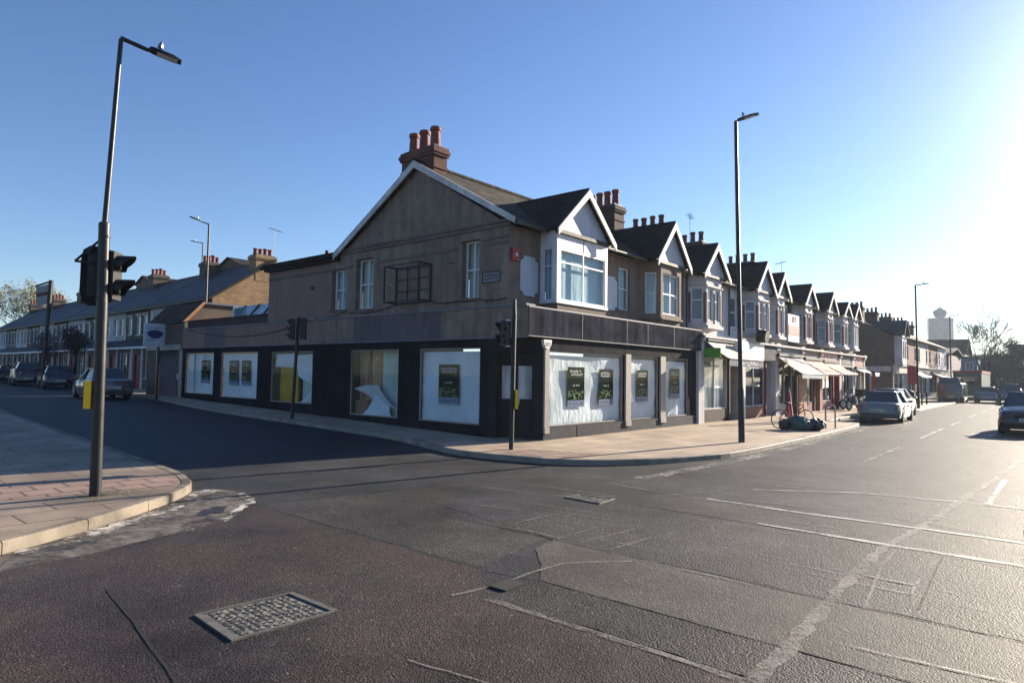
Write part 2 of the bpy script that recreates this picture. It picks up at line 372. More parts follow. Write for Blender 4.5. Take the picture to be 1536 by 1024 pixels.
# window = frame with bars, glass sub-part and something behind it
def window(par, P, u, n, a0, a1, z0, z1, dep=.1, fw=.06, fd=.05, vbars=(), hbars=(), frame='white_paint', gmat='window_glass', back=None, name='window', sill=None, bdep=.08, bt=.022, room=True):
    P = Vector((P[0], P[1], 0)); u = Vector((u[0], u[1], 0)); n = Vector((n[0], n[1], 0)); Z = Vector((0, 0, 1))
    at = lambda a, z, d: P + u * a + Z * z - n * d
    def bx(m, b0, b1, c0, c1, d0, d1):
        m.hexa([at(b0, c0, d0), at(b1, c0, d0), at(b1, c0, d1), at(b0, c0, d1)], [at(b0, c1, d0), at(b1, c1, d0), at(b1, c1, d1), at(b0, c1, d1)])
    m = MB(); d0 = dep - fd; d1 = dep
    bx(m, a0, a0 + fw, z0, z1, d0, d1); bx(m, a1 - fw, a1, z0, z1, d0, d1)
    bx(m, a0 + fw, a1 - fw, z0, z0 + fw, d0, d1); bx(m, a0 + fw, a1 - fw, z1 - fw, z1, d0, d1)
    for t in vbars: q = a0 + (a1 - a0) * t; bx(m, q - bt, q + bt, z0 + fw, z1 - fw, d0 + .004, d1 - .004)
    for t in hbars: q = z0 + (z1 - z0) * t; bx(m, a0 + fw, a1 - fw, q - bt, q + bt, d0 + .008, d1 - .008)
    fr = m.build(name, frame, par)
    g = MB().poly(at(a0 + fw * .6, z0 + fw * .6, d1 - .012), at(a1 - fw * .6, z0 + fw * .6, d1 - .012), at(a1 - fw * .6, z1 - fw * .6, d1 - .012), at(a0 + fw * .6, z1 - fw * .6, d1 - .012))
    g.build('pane', gmat, fr)
    if sill:
        q = MB(); bx(q, a0 - .07, a1 + .07, z0 - .07, z0 - .002, -.05, dep - .002); q.build('sill', sill, fr)
    if back:
        q = MB(); N = 14; dd = dep + bdep
        for i in range(N):
            b0 = a0 + (a1 - a0) * i / N; b1 = a0 + (a1 - a0) * (i + 1) / N; e0 = dd + .008 * (i % 2); e1 = dd + .008 * ((i + 1) % 2)
            q.poly(at(b0, z0, e0), at(b1, z0, e1), at(b1, z1, e1), at(b0, z1, e0))
        q.build('curtain', back, fr)
        if room: MB().poly(at(a0 - .02, z0 - .02, dd + .2), at(a1 + .02, z0 - .02, dd + .2), at(a1 + .02, z1 + .02, dd + .2), at(a0 - .02, z1 + .02, dd + .2)).build('room_back', 'dim_interior', fr)
    return fr
def glyphs(m, o, u, v, w, h, n, rows=1, seed=0, nrm=(0, 0, 0)):
    """rows of small strokes that read as worn lettering seen from afar"""
    r = random.Random(seed); o, u, v = Vector(o), Vector(u).normalized(), Vector(v).normalized(); e = u.cross(v) * .002
    for k in range(rows):
        cw = w / n; rh = h / rows
        for i in range(n):
            if r.random() < .1: continue
            b = o + u * (i * cw) + v * (h - (k + 1) * rh)
            segs = [((0, 0), (0, 1)), ((1, 0), (1, 1)), ((0, 1), (1, 1)), ((0, .5), (1, .5)), ((0, 0), (1, 0)), ((0, 1), (1, 0))]
            for (x0, y0), (x1, y1) in r.sample(segs, 3):
                p = b + u * (cw * (.12 + .66 * x0)) + v * (rh * (.15 + .66 * y0)); q = b + u * (cw * (.12 + .66 * x1)) + v * (rh * (.15 + .66 * y1))
                d = (q - p).normalized(); s_ = d.cross(e).normalized() * cw * .11
                m.poly(p - s_, q - s_, q + s_, p + s_)
    return m
def text_mesh(name, txt, mat, par, loc, size, rot, depth=.006):
    c = bpy.data.curves.new(name, 'FONT'); c.body = txt; c.size = size; c.extrude = depth; c.align_x = 'CENTER'; c.align_y = 'CENTER'
    o = bpy.data.objects.new(name + '_c', c); S.collection.objects.link(o)
    dg = bpy.context.evaluated_depsgraph_get(); me = bpy.data.meshes.new_from_object(o.evaluated_get(dg)); bpy.data.objects.remove(o)
    me.materials.clear(); me.materials.append(MATS[mat]); q = bpy.data.objects.new(name, me); S.collection.objects.link(q)
    q.parent = par; q.location = Vector(loc) - ORG[par.name]; q.rotation_euler = rot; ORG[q.name] = ORG[par.name]; return q
UX, UY, NF, NS = (1, 0), (0, 1), (0, -1), (-1, 0)     # front walls run along +X facing -Y; side walls along +Y facing -X
# ---------------------------------------------------------------- ground, roads, pavements
m = MB(); xs = [-400, -60, -20, 0, 20, 60, 200, 1400]; ys = [-500, -60, -20, 0, 21, 60, 200, 700]
for i in range(7):
    for j in range(7):
        a, b, c, d = xs[i], xs[i + 1], ys[j], ys[j + 1]; m.poly((a, c, zr(c)), (b, c, zr(c)), (b, d, zr(d)), (a, d, zr(d)))
struct('road', m, asphalt('asphalt', (.040, .041, .044), .85, 70, .66, .38))
def catmull(P, step=.3):
    out = []; P = [Vector((p[0], p[1])) for p in P]
    for i in range(len(P) - 1):
        p0, p1, p2, p3 = P[max(i - 1, 0)], P[i], P[i + 1], P[min(i + 2, len(P) - 1)]; n = max(2, int((p2 - p1).length / step))
        for k in range(n):
            t = k / n; a = .5 * ((2 * p1) + (p2 - p0) * t + (2 * p0 - 5 * p1 + 4 * p2 - p3) * t * t + (3 * p1 - p0 - 3 * p2 + p3) * t ** 3); out.append(a)
    out.append(P[-1]); return out
KH = .12
def pavement(name, kerb, inner, mat, kmat, side=1, step=.3):
    K = catmull(kerb, step); I = []
    L = [0]
    for i in range(1, len(K)): L.append(L[-1] + (K[i] - K[i - 1]).length)
    Il = [Vector(p) for p in inner]; il = [0]
    for i in range(1, len(Il)): il.append(il[-1] + (Il[i] - Il[i - 1]).length)
    # match by nearest index fraction of the control polygon
    seg = len(kerb) - 1; idx = 0; fr = []
    cl = []; 
    for i in range(seg):
        n = max(2, int((Vector(kerb[i + 1]) - Vector(kerb[i])).length / step)); fr += [i + k / n for k in range(n)]
    fr.append(seg)
    m = MB(); off = []
    for i, p in enumerate(K):
        d = (K[min(i + 1, len(K) - 1)] - K[max(i - 1, 0)]).normalized(); off.append(p + Vector((-d.y, d.x)) * side * .145)
    R = 6; rows = []
    for i, p in enumerate(off):
        f = fr[i]; a = int(min(f, seg - 1e-6)); t = f - a; q = Vector(inner[a]).lerp(Vector(inner[a + 1]), t)
        rows.append([p.lerp(q, (k / R) ** 1.5) for k in range(R + 1)])
    for i in range(len(rows) - 1):
        for k in range(R):
            A = [rows[i][k], rows[i + 1][k], rows[i + 1][k + 1], rows[i][k + 1]]; m.poly(*[(p.x, p.y, zr(p.y) + KH) for p in A])
    struct(name, m, mat)
    kb = MB(); i = 0
    while i < len(K) - 1:
        j = min(i + 3, len(K) - 1); jit = random.uniform(-.006, .006)
        for a in range(i, j):
            o0, o1, n0, n1 = K[a], K[a + 1], off[a], off[a + 1]
            if a == i: e = (o1 - o0) * .03; o0 = o0 + e; n0 = n0 + e
            z0, z1 = zr(o0.y), zr(o1.y); h = KH + .004 + jit
            ch = .02; w0 = (n0 - o0) * .13; w1 = (n1 - o1) * .13
            kb.poly((o0.x, o0.y, z0 - .05), (o1.x, o1.y, z1 - .05), (o1.x, o1.y, z1 + h - ch), (o0.x, o0.y, z0 + h - ch))
            kb.poly((o0.x, o0.y, z0 + h - ch), (o1.x, o1.y, z1 + h - ch), (o1.x + w1.x, o1.y + w1.y, z1 + h), (o0.x + w0.x, o0.y + w0.y, z0 + h))
            kb.poly((o0.x + w0.x, o0.y + w0.y, z0 + h), (o1.x + w1.x, o1.y + w1.y, z1 + h), (n1.x, n1.y, z1 + h), (n0.x, n0.y, z0 + h))
        i = j
    struct(name.replace('pavement', 'kerb'), kb, kmat); return K
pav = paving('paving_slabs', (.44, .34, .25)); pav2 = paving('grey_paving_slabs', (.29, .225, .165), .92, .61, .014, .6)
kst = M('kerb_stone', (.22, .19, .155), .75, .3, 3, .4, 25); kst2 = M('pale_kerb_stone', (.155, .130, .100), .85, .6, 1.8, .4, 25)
kshop = [(7.5, 110), (3.4, 62), (1.5, 38), (-.7, 22.5), (-1.5, 16), (-1.75, 12), (-1.75, 6), (-1.85, 3), (-2.35, .8), (-2.48, -.3), (-2.36, -1.5), (-1.95, -2.75), (-.85, -3.7), (.7, -4.3), (2.4, -4.62), (7, -4.62), (12, -4.5), (15.6, -4.25), (16.5, -3.9), (17.6, -2.75), (30, -2.6), (32.5, -3.6), (36, -3.6), (47, -3.4), (60, -3), (85, -1.8), (120, 1)]
inner = [(14, 110), (10, 62), (8, 38), (5, 22.5), (5, 16), (5, 12), (5, 7), (5, 5), (5, 4), (5.2, 3), (5.4, 2.6), (5.6, 2.5), (5.8, 2.5), (6, 2.5), (6.5, 2.5), (9, 2.5), (13, 2.5), (16, 2.5), (17, 2.5), (18, 2.5), (30, 2.5), (32.5, 2.5), (36, 2.5), (47, 2.5), (60, 3), (85, 4), (118, 8)]
pavement('pavement', kshop, inner, pav, kst, 1)
kleft = [(-22, -6.5), (-15, -4.1), (-12.4, -3.05), (-11.42, -2.6), (-10.8, -2.27), (-9.9, -1.66), (-9.15, -1.05), (-8.62, -.42), (-8.38, .3), (-8.27, 1), (-8.17, 3.3), (-8.03, 6), (-7.85, 10.7), (-7.6, 15.6), (-6.5, 30), (-4, 48), (1, 85)]
il = [(-30, 0), (-26, 2), (-22, 3), (-20, 3), (-19, 4), (-18, 4), (-17, 5), (-16, 5), (-16, 5), (-16, 5.5), (-16, 7), (-16, 9), (-16, 12), (-16, 17), (-15, 32), (-12, 50), (-7, 88)]
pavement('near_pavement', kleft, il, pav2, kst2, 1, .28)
def sheet(name, pts, mat, lift=.004, kh=0, hole=None):
    """flat marking following the road's fall: polygon split at the slope breaks"""
    m = MB(); P = []; c = Vector((sum(p[0] for p in pts) / len(pts), sum(p[1] for p in pts) / len(pts))); r = random.Random(len(pts) * 13)
    for i, p in enumerate(pts):
        a, b = Vector(p[:2]), Vector(pts[(i + 1) % len(pts)][:2]); n = max(1, int((b - a).length / .12)) if kh == 0 and (b - a).length < 14 else 1; d = (b - a).normalized()
        for k in range(n): j = r.uniform(-1, 1) * .014 * (k > 0); P.append(a.lerp(b, k / n) + Vector((-d.y, d.x)) * j)
    m.poly(*[(p.x, p.y, zr(p.y) + lift + kh) for p in P]); return struct(name, m, mat)
def stripe(name, pts, w, mat, lift=.008, jit=.0, step=.25, kh=0):
    K = []; P = [Vector(p) for p in pts]
    for i in range(len(P) - 1):
        n = max(1, int((P[i + 1] - P[i]).length / step)); K += [P[i].lerp(P[i + 1], k / n) for k in range(n)]
    K.append(P[-1]); m = MB(); row = []
    for i, p in enumerate(K):
        d = (K[min(i + 1, len(K) - 1)] - K[max(i - 1, 0)]).normalized(); nn = Vector((-d.y, d.x)); j = random.uniform(-jit, jit); ww = w * .5 * (1 + random.uniform(-.35, .35) * (jit > 0))
        row.append((p + nn * (j - ww), p + nn * (j + ww)))
    for a, b in zip(row, row[1:]): m.poly(*[(q.x, q.y, zr(q.y) + lift + kh) for q in (a[0], b[0], b[1], a[1])])
    return struct(name, m, mat)
reddish = asphalt('reddish_asphalt', (.042, .036, .036), .85, 72, .68, .38, (.060, .043, .040), .5)
rough_a = asphalt('coarse_asphalt', (.045, .044, .044), .9, 64, .68, .46)
beige = asphalt('beige_surfacing', (.080, .075, .067), .7, 80, .70, .35, (.094, .086, .074), .7)
blue_a = asphalt('shade_blue_asphalt', (.026, .030, .040), .5, 60, .62, .35)  # darker, bluer colour carries the shade lying over the side street
tan_a = asphalt('worn_asphalt', (.050, .048, .046), .85, 66, .66, .38)
sheet('red_road_patch', [(-22, -16), (-9.3, -16), (-9.05, -9), (-9.05, -6.95), (-8.55, -6.4), (-8.5, -2.02), (-9.2, -1.9), (-10.6, -2.9), (-12.5, -3.6), (-16, -4.9), (-22, -7.2)], reddish, .004)
sheet('coarse_road_patch', [(-9.04, -6.95), (-9.04, -9), (-9.28, -16), (-8.42, -16), (-8.42, -9), (-8.42, -6.98)], rough_a, .0045)
sheet('beige_road_patch', [(-8.40, -6.98), (-8.42, -8.5), (-8.4, -17), (-7.2, -17), (-7.16, -8.2), (-7.14, -7.2), (-7.12, -6.2), (-7.6, -6.3), (-8.0, -6.7)], beige, .004)
sheet('worn_road_patch', [(-7.12, -5.2), (-7.15, -17), (-4.78, -17), (-4.72, -5.6)], rough_a, .0035)
sheet('crossing_road_patch', [(-4.7, -5.9), (-4.7, -17), (-3.5, -17), (-3.5, -5.9)], tan_a, .0038)
sheet('centre_road_patch', [(-8.45, -2.1), (-8.5, -6.35), (-7.16, -6.1), (-7.12, -4.3), (-5.2, -2.9)], tan_a, .0042)
m = MB()
for a, b in ((2.6, 21), (21, 120)):
    e = .13 * (b - 21) if b > 21 else 0; s0 = 0
    m.poly((-8.1, a, zr(a) + .005), (-1.7, a, zr(a) + .005), (-.6 + e, b, zr(b) + .005), (-7.3 + e, b, zr(b) + .005))
struct('side_road', m, blue_a)
dk = M('dark_seam', (.010, .010, .010), .9, .2, 5); ps = worn_paint('pale_road_seam', (.26, .24, .21), .38, .68, .6, 34)
wp = worn_paint('worn_white_paint', (.50, .47, .43), .36, .60, .6, 30); wp2 = worn_paint('faded_white_paint', (.42, .39, .36), .45, .6, .6, 13)
for p in ([(-8.47, -2.0), (-8.52, -6.4), (-8.40, -7.0), (-8.43, -9.8), (-8.43, -15)], [(-7.12, -4.3), (-7.16, -8.3), (-7.19, -15)], [(-9.05, -6.95), (-9.08, -9), (-9.3, -15)], [(-11.1, -4.5), (-11.22, -5.4), (-11.45, -6.8), (-11.7, -9)], [(-6.9, -9.7), (-4.9, -9.62)], [(-6.6, -3.6), (-7.12, -6.2)], [(-8.5, -2.1), (-7.0, -2.35), (-5.0, -2.6), (-3, -4.2)], [(-3.4, -6.5), (-2.9, -8.3), (-3.5, -11)]):
    stripe('road_seam', p, .014, dk, .009, .005, .2)
for p, w in (([(-9.25, -6.72), (-8.68, -6.83), (-8.25, -6.8), (-7.81, -6.86), (-7.3, -7.3)], .05), ([(-9.1, -6.98), (-9.1, -7.8), (-9.09, -8.4), (-9.13, -9.4)], .075), ([(-9.16, -9.15), (-8.37, -9.17), (-7.12, -9.1), (-4.97, -9.06), (-3.54, -9.2), (-1.18, -9.33), (2.23, -9.54), (9, -9.85)], .13), ([(-7.2, -9.37), (-5.73, -9.21), (-4.9, -9.2)], .03), ([(-7.1, -6.22), (-6.3, -6.23)], .035), ([(-7.05, -6.52), (-5.9, -6.63)], .035), ([(-7.07, -6.9), (-6.3, -6.97)], .04), ([(-6.29, -8.5), (-6.29, -9.15)], .04), ([(-5.2, -3.2), (-5.1, -4.5), (-3.9, -5.8), (-2.2, -6.4)], .03), ([(-10.3, -7.4), (-10.0, -9)], .02)):
    stripe('road_scar', p, w * .8, ps, .010, .006 + w * .05, .1)
for p, w in (([(-3.5, -6.4), (-3.58, -7.8), (-3.5, -9.2), (-3.55, -15)], .09), ([(-4.68, -7.6), (-4.72, -9.1), (-4.7, -15)], .09), ([(-2.2, -6.6), (-1.2, -8), (-.95, -9.3), (-.9, -9.7)], .05), ([(-1.0, -9.68), (2.5, -9.7)], .08), ([(-.9, -9.7), (-.95, -15)], .11)):
    stripe('road_marking', p, w, wp, .011, .01, .15)
for a, b in ((3.2, 8), (11.6, 17.4), (20, 24), (28, 32), (36, 40), (44, 48), (52, 56), (62, 66)):
    y0 = -7.1 + (a - 3) * .018
    stripe('centre_line', [(a, y0), (b, y0 + (b - a) * .018)], .09, wp if a > 10 else wp2, .011)
for p in ([(14.9, -6.4), (17, -8.2), (17, -12)], [(11.3, -7.0), (12.4, -9.4), (12.5, -12)], [(13.3, -7.9), (16, -8.0)], [(13.3, -8.4), (16, -8.6)], [(22, -8.2), (26, -7.6), (27, -7.2)], [(26, -8.8), (30, -8.8)]):
    stripe('road_marking', p, .09, wp2, .011)
for a, b in ((36, 31), (28.6, 24.2), (22.5, 18.5), (16.3, 12.4)): stripe('side_road_line', [(-3.3 + .1 * (a - 22) * (a > 22), a), (-3.4 + .1 * (b - 22) * (b > 22), b)], .06, wp2, .011)
stripe('gutter_channel', [(-2.5, -4.7), (2.4, -4.95), (12, -4.8), (15.6, -4.6)], .3, worn_paint('gutter_dust', (.24, .22, .20), .42, .6, .6, 8), .007, .03)
rs = random.Random(5); sc_m = MB()
for k in range(120):
    x = rs.uniform(-8, 14); y = rs.uniform(-11.5, -5.2); L = rs.uniform(.3, 2.6) * (1 + max(0, x) * .06); w = rs.uniform(.008, .028) * (1 + max(0, x) * .08)
    d = Vector((rs.gauss(0, .06), 1)).normalized() if rs.random() < .72 else Vector((1, rs.gauss(0, .05))).normalized(); nn_ = Vector((-d.y, d.x)); p0 = Vector((x, y)); n = max(3, int(L / .15)); row = []
    for i in range(n + 1): q = p0 + d * L * i / n + nn_ * rs.gauss(0, .006); ww = w * (1 - abs(2 * i / n - 1) ** 2 * .8) * .5; row.append((q - nn_ * ww, q + nn_ * ww))
    for a, b in zip(row, row[1:]): sc_m.poly(*[(q.x, q.y, zr(q.y) + .0125) for q in (a[0], b[0], b[1], a[1])])
struct('road_scratches', sc_m, worn_paint('pale_scratches', (.24, .215, .19), .42, .6, .55, 7))
# lime and silt along the near kerb
silt = worn_paint('gutter_silt', (.22, .19, .155), .40, .64, .5, 6.5); silt2 = worn_paint('white_lime', (.55, .52, .47), .47, .58, .45, 7)
sheet('gutter_silt', [(-12.6, -3.14), (-11.5, -2.66), (-10.8, -2.3), (-9.9, -1.7), (-9.15, -1.09), (-8.6, -.45), (-8.3, -.5), (-8.12, -1.1), (-8.25, -1.6), (-8.45, -1.95), (-8.86, -2.2), (-9.35, -2.75), (-9.92, -2.95), (-10.43, -3.08), (-10.86, -3.22), (-11.3, -3.2), (-12.6, -3.7)], silt, .007)
stripe('lime_deposit', [(-11.3, -2.72), (-10.7, -2.42), (-9.85, -1.86), (-9.1, -1.24), (-8.6, -.7), (-8.35, -.55)], .2, silt2, .010, .05, .12)
stripe('lime_deposit', [(-9.8, -3.0), (-9.3, -2.75), (-8.85, -2.25), (-8.5, -1.9), (-8.25, -1.5), (-8.2, -1.15)], .1, silt2, .010, .05, .1)
wetm = NT('damp_patch'); wetm.b.inputs['Base Color'].default_value = c4((.03, .03, .035)); wetm.b.inputs['Roughness'].default_value = .18
wetm.l(wetm.ramp(wetm.noise(2.2, detail=5), [(.50, 0), (.62, .8)]), wetm.b.inputs['Alpha'])
sheet('damp_patch', [(-9.7, -2.7), (-9.2, -2.0), (-8.7, -1.5), (-8.6, -1.7), (-8.95, -2.15), (-9.3, -2.6)], wetm.m, .012)
tact = paving('tactile_paving', (.32, .215, .17), .4, .4, .02, .3)
sheet('tactile_strip', [(-12.8, 1.0), (-10.6, .95), (-8.75, .52), (-8.6, .1), (-8.9, -.45), (-10.9, -.1), (-12.8, 0)], tact, .004, KH)
sheet('tactile_strip', [(-2.2, -.9), (-1.2, -1.0), (-.6, -2.6), (-1.6, -2.8), (-2.1, -1.8)], tact, .004, KH)
def leafy_patch(): 
    m = MB()
    for k in range(420):
        a = random.uniform(0, 6.28); r = abs(random.gauss(0, .16)); x, y = -9.96 + math.cos(a) * r * 2.0 + .1, -.56 + math.sin(a) * r * .9; z = zr(y) + KH; h = random.uniform(.008, .03); d = random.uniform(0, 3.14)
        m.poly((x, y, z), (x + .006 * math.cos(d), y + .006 * math.sin(d), z), (x + random.uniform(-.012, .012), y + random.uniform(-.01, .01), z + h))
    tag(m.build('moss', leaf('moss', (.07, .085, .02))), 'green moss and grass tuft round the foot of the nearest pole', 'moss', kind='stuff')
leafy_patch()
# iron covers
iron = M('cast_iron', (.15, .145, .135), .7, .3, 6, .3, 60, metal=.5)
def cover(name, label, P, pat=True, rows=13):
    P = [Vector((p[0], p[1], 0)) for p in P]; a, b, c, d = P; m = MB(); up = Vector((0, 0, 1))
    q = lambda s, t: (a.lerp(b, s)).lerp(d.lerp(c, s), t)
    t = thing(name, label, 'manhole cover', tuple(q(.5, .5)))
    for s0, s1, t0, t1 in ((0, 1, 0, .06), (0, 1, .94, 1), (0, .035, .06, .94), (.965, 1, .06, .94)):
        m.hexa([q(s0, t0) - up * .02, q(s1, t0) - up * .02, q(s1, t1) - up * .02, q(s0, t1) - up * .02], [q(s0, t0) + up * .018, q(s1, t0) + up * .018, q(s1, t1) + up * .018, q(s0, t1) + up * .018])
    m.build('frame', iron, t)
    m = MB(); m.hexa([q(.04, .07) - up * .02, q(.96, .07) - up * .02, q(.96, .93) - up * .02, q(.04, .93) - up * .02], [q(.04, .07) + up * .008, q(.96, .07) + up * .008, q(.96, .93) + up * .008, q(.04, .93) + up * .008])
    n = int(rows * 1.7)
    for i in range(n):
        for j in range(rows):
            s0, t0 = .07 + .87 * i / n, .11 + .8 * j / rows; ds, dt = random.uniform(.4, .95) * .87 / n, .8 / rows * random.uniform(.2, .4)
            if random.random() < .5: e0, e1, e2, e3 = (s0, t0), (s0 + ds, t0 + dt * 1.6), (s0 + ds, t0 + dt * 2.5), (s0, t0 + dt)
            else: e0, e1, e2, e3 = (s0, t0 + dt * 1.6), (s0 + ds, t0), (s0 + ds, t0 + dt), (s0, t0 + dt * 2.5)
            R = [q(*e) for e in (e0, e1, e2, e3)]; m.hexa([p + up * .008 for p in R], [p + up * .0135 for p in R])
    m.build('cover_plate', iron, t); return t
cover('manhole_cover', 'large oblong cast iron cover with raised pattern in the reddish road', [(-10.92, -6.29), (-10.88, -5.62), (-10.1, -5.7), (-10.09, -6.33)][::-1])
cover('manhole_cover', 'small pale iron cover in the road in front of the empty shop', [(-5.02, -5.45), (-4.98, -4.79), (-4.6, -4.82), (-4.54, -5.41)][::-1], rows=6)
m = MB().box(-8.86, -6.98, -.01, -8.6, -6.78, .016)
tag(m.build('drain_cover', dk, org=(-8.73, -6.88, 0)), 'small dark square utility lid where the pale road scars cross', 'drain cover')
m = MB().box(-13.0, -4.72, -.01, -12.55, -4.45, .02)
tag(m.build('drain_cover', iron, org=(-12.8, -4.6, 0)), 'iron lid at the left edge of the photo below the near kerb', 'drain cover')
# ---------------------------------------------------------------- chimneys, roofs
def stack(par, x0, y0, x1, y1, z0, z1, pots, mat, pmat, axis='y', h=.55, name='chimney', r=.115):
    m = MB().box(x0, y0, z0, x1, y1, z1 - .28)
    m.box(x0 - .05, y0 - .05, z1 - .28, x1 + .05, y1 + .05, z1 - .20); m.box(x0 - .08, y0 - .08, z1 - .20, x1 + .08, y1 + .08, z1 - .1); m.box(x0 - .04, y0 - .04, z1 - .1, x1 + .04, y1 + .04, z1)
    m.box(x0 - .03, y0 - .03, z0 + (z1 - z0) * .45, x1 + .03, y1 + .03, z0 + (z1 - z0) * .45 + .07)
    c = m.build(name, mat, par)
    f = MB().box(x0 + .03, y0 + .03, z1, x1 - .03, y1 - .03, z1 + .05); f.build('flaunching', 'lead_sheet', c)
    for i in range(pots):
        t = (i + .5) / pots; x, y = ((x0 + x1) / 2, y0 + (y1 - y0) * t) if axis == 'y' else (x0 + (x1 - x0) * t, (y0 + y1) / 2)
        hh = h * random.uniform(.85, 1.12); rr = r * random.uniform(.92, 1.05); z = z1 + .03
        MB().tube([(x, y, z), (x, y, z + hh * .8), (x, y, z + hh * .82), (x, y, z + hh * .93), (x, y, z + hh)], [rr * 1.08, rr * .9, rr * 1.12, rr * 1.15, rr * 1.02], 12).build('chimney_pot', pmat, c, 40)
    return c
def aerial(par, x, y, z, h, s=1.0, rz=.4):
    m = MB().tube([(x, y, z), (x, y, z + h)], .011, 5); d = Vector((math.cos(rz), math.sin(rz), 0)); p = Vector((x, y, z + h * .95)); e = Vector((-d.y, d.x, 0))
    m.tube([p - d * .5 * s, p + d * .7 * s], .014, 5)
    for k in range(6): q = p + d * (-.45 + .22 * k) * s; m.tube([q - e * .16 * s, q + e * .16 * s], .009, 4)
    m.build('aerial', 'dark_grey_metal', par)
SL = (8.15 - 5.85) / (4.4 - .45)
def slab(m, pts, t=.07):
    a = [Vector(p) for p in pts]; n = (a[1] - a[0]).cross(a[2] - a[0]).normalized()
    if n.z < 0: n = -n
    m.prism(a, n * t)
def bay_roof(par, xa, xb, yf, ze, za, tile, bmat, panel, wy=None, ov=.15, soff=0):
    """front gable over a bay: tile slopes back to the main roof, bargeboards, panelled triangle. yf = plane of the bay front"""
    xm = (xa + xb) / 2; y0 = yf - .16; yr = .45 + (za - 5.85) / SL + .1; yv = .45 + max(0, ze - 5.85) / SL + .1
    m = MB(); slab(m, [(xa, y0, ze), (xm, y0, za), (xm, yr, za), (xa, yv, ze)], .06); slab(m, [(xb, y0, ze), (xm, y0, za), (xm, yr, za), (xb, yv, ze)], .06)
    m.tube([(xm, y0 - .01, za + .05), (xm, yr, za + .05)], .05, 6); m.build('gable_roof', tile, par, None)
    w = .17; sl = (za - ze) / (xm - xa); m = MB()
    for s in (-1, 1):
        xe = xm + s * (xm - xa + .05); ze2 = ze - .05 * sl
        o = [(xe, y0, ze2 + .045), (xm, y0, za + .045), (xm, y0, za + .045 - w * math.hypot(1, sl)), (xe, y0, ze2 + .045 - w * math.hypot(1, sl) * .9)]
        if s > 0: m.prism(o, (0, -.045, 0))
        else: m.prism(o, (0, -.0445, 0))
    m.build('bargeboard', bmat, par)
    zi = za - .1; m = MB().poly((xa + .12, yf - .01, ze + .0), (xb - .12, yf - .01, ze + .0), (xm, yf - .01, zi)); m.build('gable_panel', panel, par)
    MB().box(xa + .1, yf - .09, ze - .09, xb - .1, yf + .02, ze + .01).build('gable_rail', 'black_paint' if panel == 'pale_panel' else 'painted_stone', par)
# ---------------------------------------------------------------- the empty corner shop
C = thing('corner_shop', 'empty brown rendered corner shop with papered windows, white box bay and grey fascia', 'shop', (5.2, 4, .12))
ops = [(8.82 - .0, 0, 0, 0)]
wd = [(1.78, 2.46, 3.98, 5.62), (6.48, 7.43, 3.93, 5.6), (7.96 + .0, 8.82, 3.98, 5.38)]
m = MB(); m.wall((0, .69), UY, NS, 12.3, 3.6, 5.86, [(a - .69, b - .69, c, d) for a, b, c, d in wd], .24)
m.poly((0, .69, 5.86), (0, 8.25, 5.86), (0, 4.45, 8.1)); m.poly((0, 12.99, 3.6), (6, 12.99, 3.6), (6, 12.99, 5.86), (0, 12.99, 5.86))
m.build('side_wall', 'side_render', C)
for i, (a, b, c, d) in enumerate(wd):
    window(C, (0, 0), UY, NS, a, b, c, d, .24, .055, .06, vbars=(.5,), hbars=(.5,), back='cream_blind' if i < 2 else 'net_curtain', name='sash_window', sill='brown_render')
m = MB(); m.box(-.05, .66, 5.84, .02, 8.2, 5.95); m.box(-.09, .66, 5.95, .02, 8.2, 6.02); m.box(-.025, .69, 5.38, .01, 1.6, 5.46); m.box(-.025, 2.6, 5.38, .01, 6.3, 5.46); m.box(-.025, 7.6, 5.36, .01, 7.9, 5.44); m.box(-.025, 8.9, 5.33, .01, 12.99, 5.42)
m.box(-.03, .66, 5.55, .01, 1.7, 5.6)
m.build('string_course', 'brown_render', C)
m = MB(); m.prism([(-.16, .35, 5.83), (-.16, .35, 6.0), (-.16, 4.42, 8.32), (-.16, 4.42, 8.1)], (-.05, 0, 0)); m.prism([(-.1605, 8.5, 5.68), (-.1605, 8.5, 5.86), (-.1605, 4.42, 8.32), (-.1605, 4.42, 8.1)], (-.05, 0, 0))
b = m.build('bargeboard', 'bargeboard_paint', C)
b.name = 'bargeboard'
m = MB(); slab(m, [(-.2, .38, 5.84), (10.42, .38, 5.84), (10.42, 4.42, 8.2), (-.2, 4.42, 8.2)], .08); slab(m, [(-.2, 8.5, 5.82), (10.42, 8.5, 5.82), (10.42, 4.42, 8.2), (-.2, 4.42, 8.2)], .08)
x = -.2
while x < 10.4: m.tube([(x, 4.42, 8.29), (x + .42, 4.42, 8.29)], [.1, .105], 8); x += .43
roof = m.build('roof', roof_old, C)
m = MB(); m.box(-.22, 8.5, 5.84, 6, 13.15, 5.94); m.box(-.3, 8.5, 5.74, -.2, 13.2, 5.86); m.build('flat_roof', roof_dark, C)
MB().box(-.20, 8.35, 5.66, -.0, 13.05, 5.80).build('eaves_board', 'black_paint', C)
MB().tube([(.3, 9.6, 5.9), (.3, 9.6, 6.2)], .07, 8).build('vent_pipe', 'terracotta', C)
for a, b in ((-.15, 1.1), (4.15, 6.85), (9.5, 10.4)): MB().tube([(a, .33, 5.86), (b, .33, 5.86)], .05, 8).build('gutter', 'black_metal', C, 40)
stack(C, .25, 4.0, .80, 5.5, 7.6, 8.84, 3, brick_red, pot, 'y', .62, r=.16)
stack(C, 9.55, 3.3, 10.3, 5.2, 7.7, 8.85, 5, brick_dark, pot, 'y', .6, r=.15)
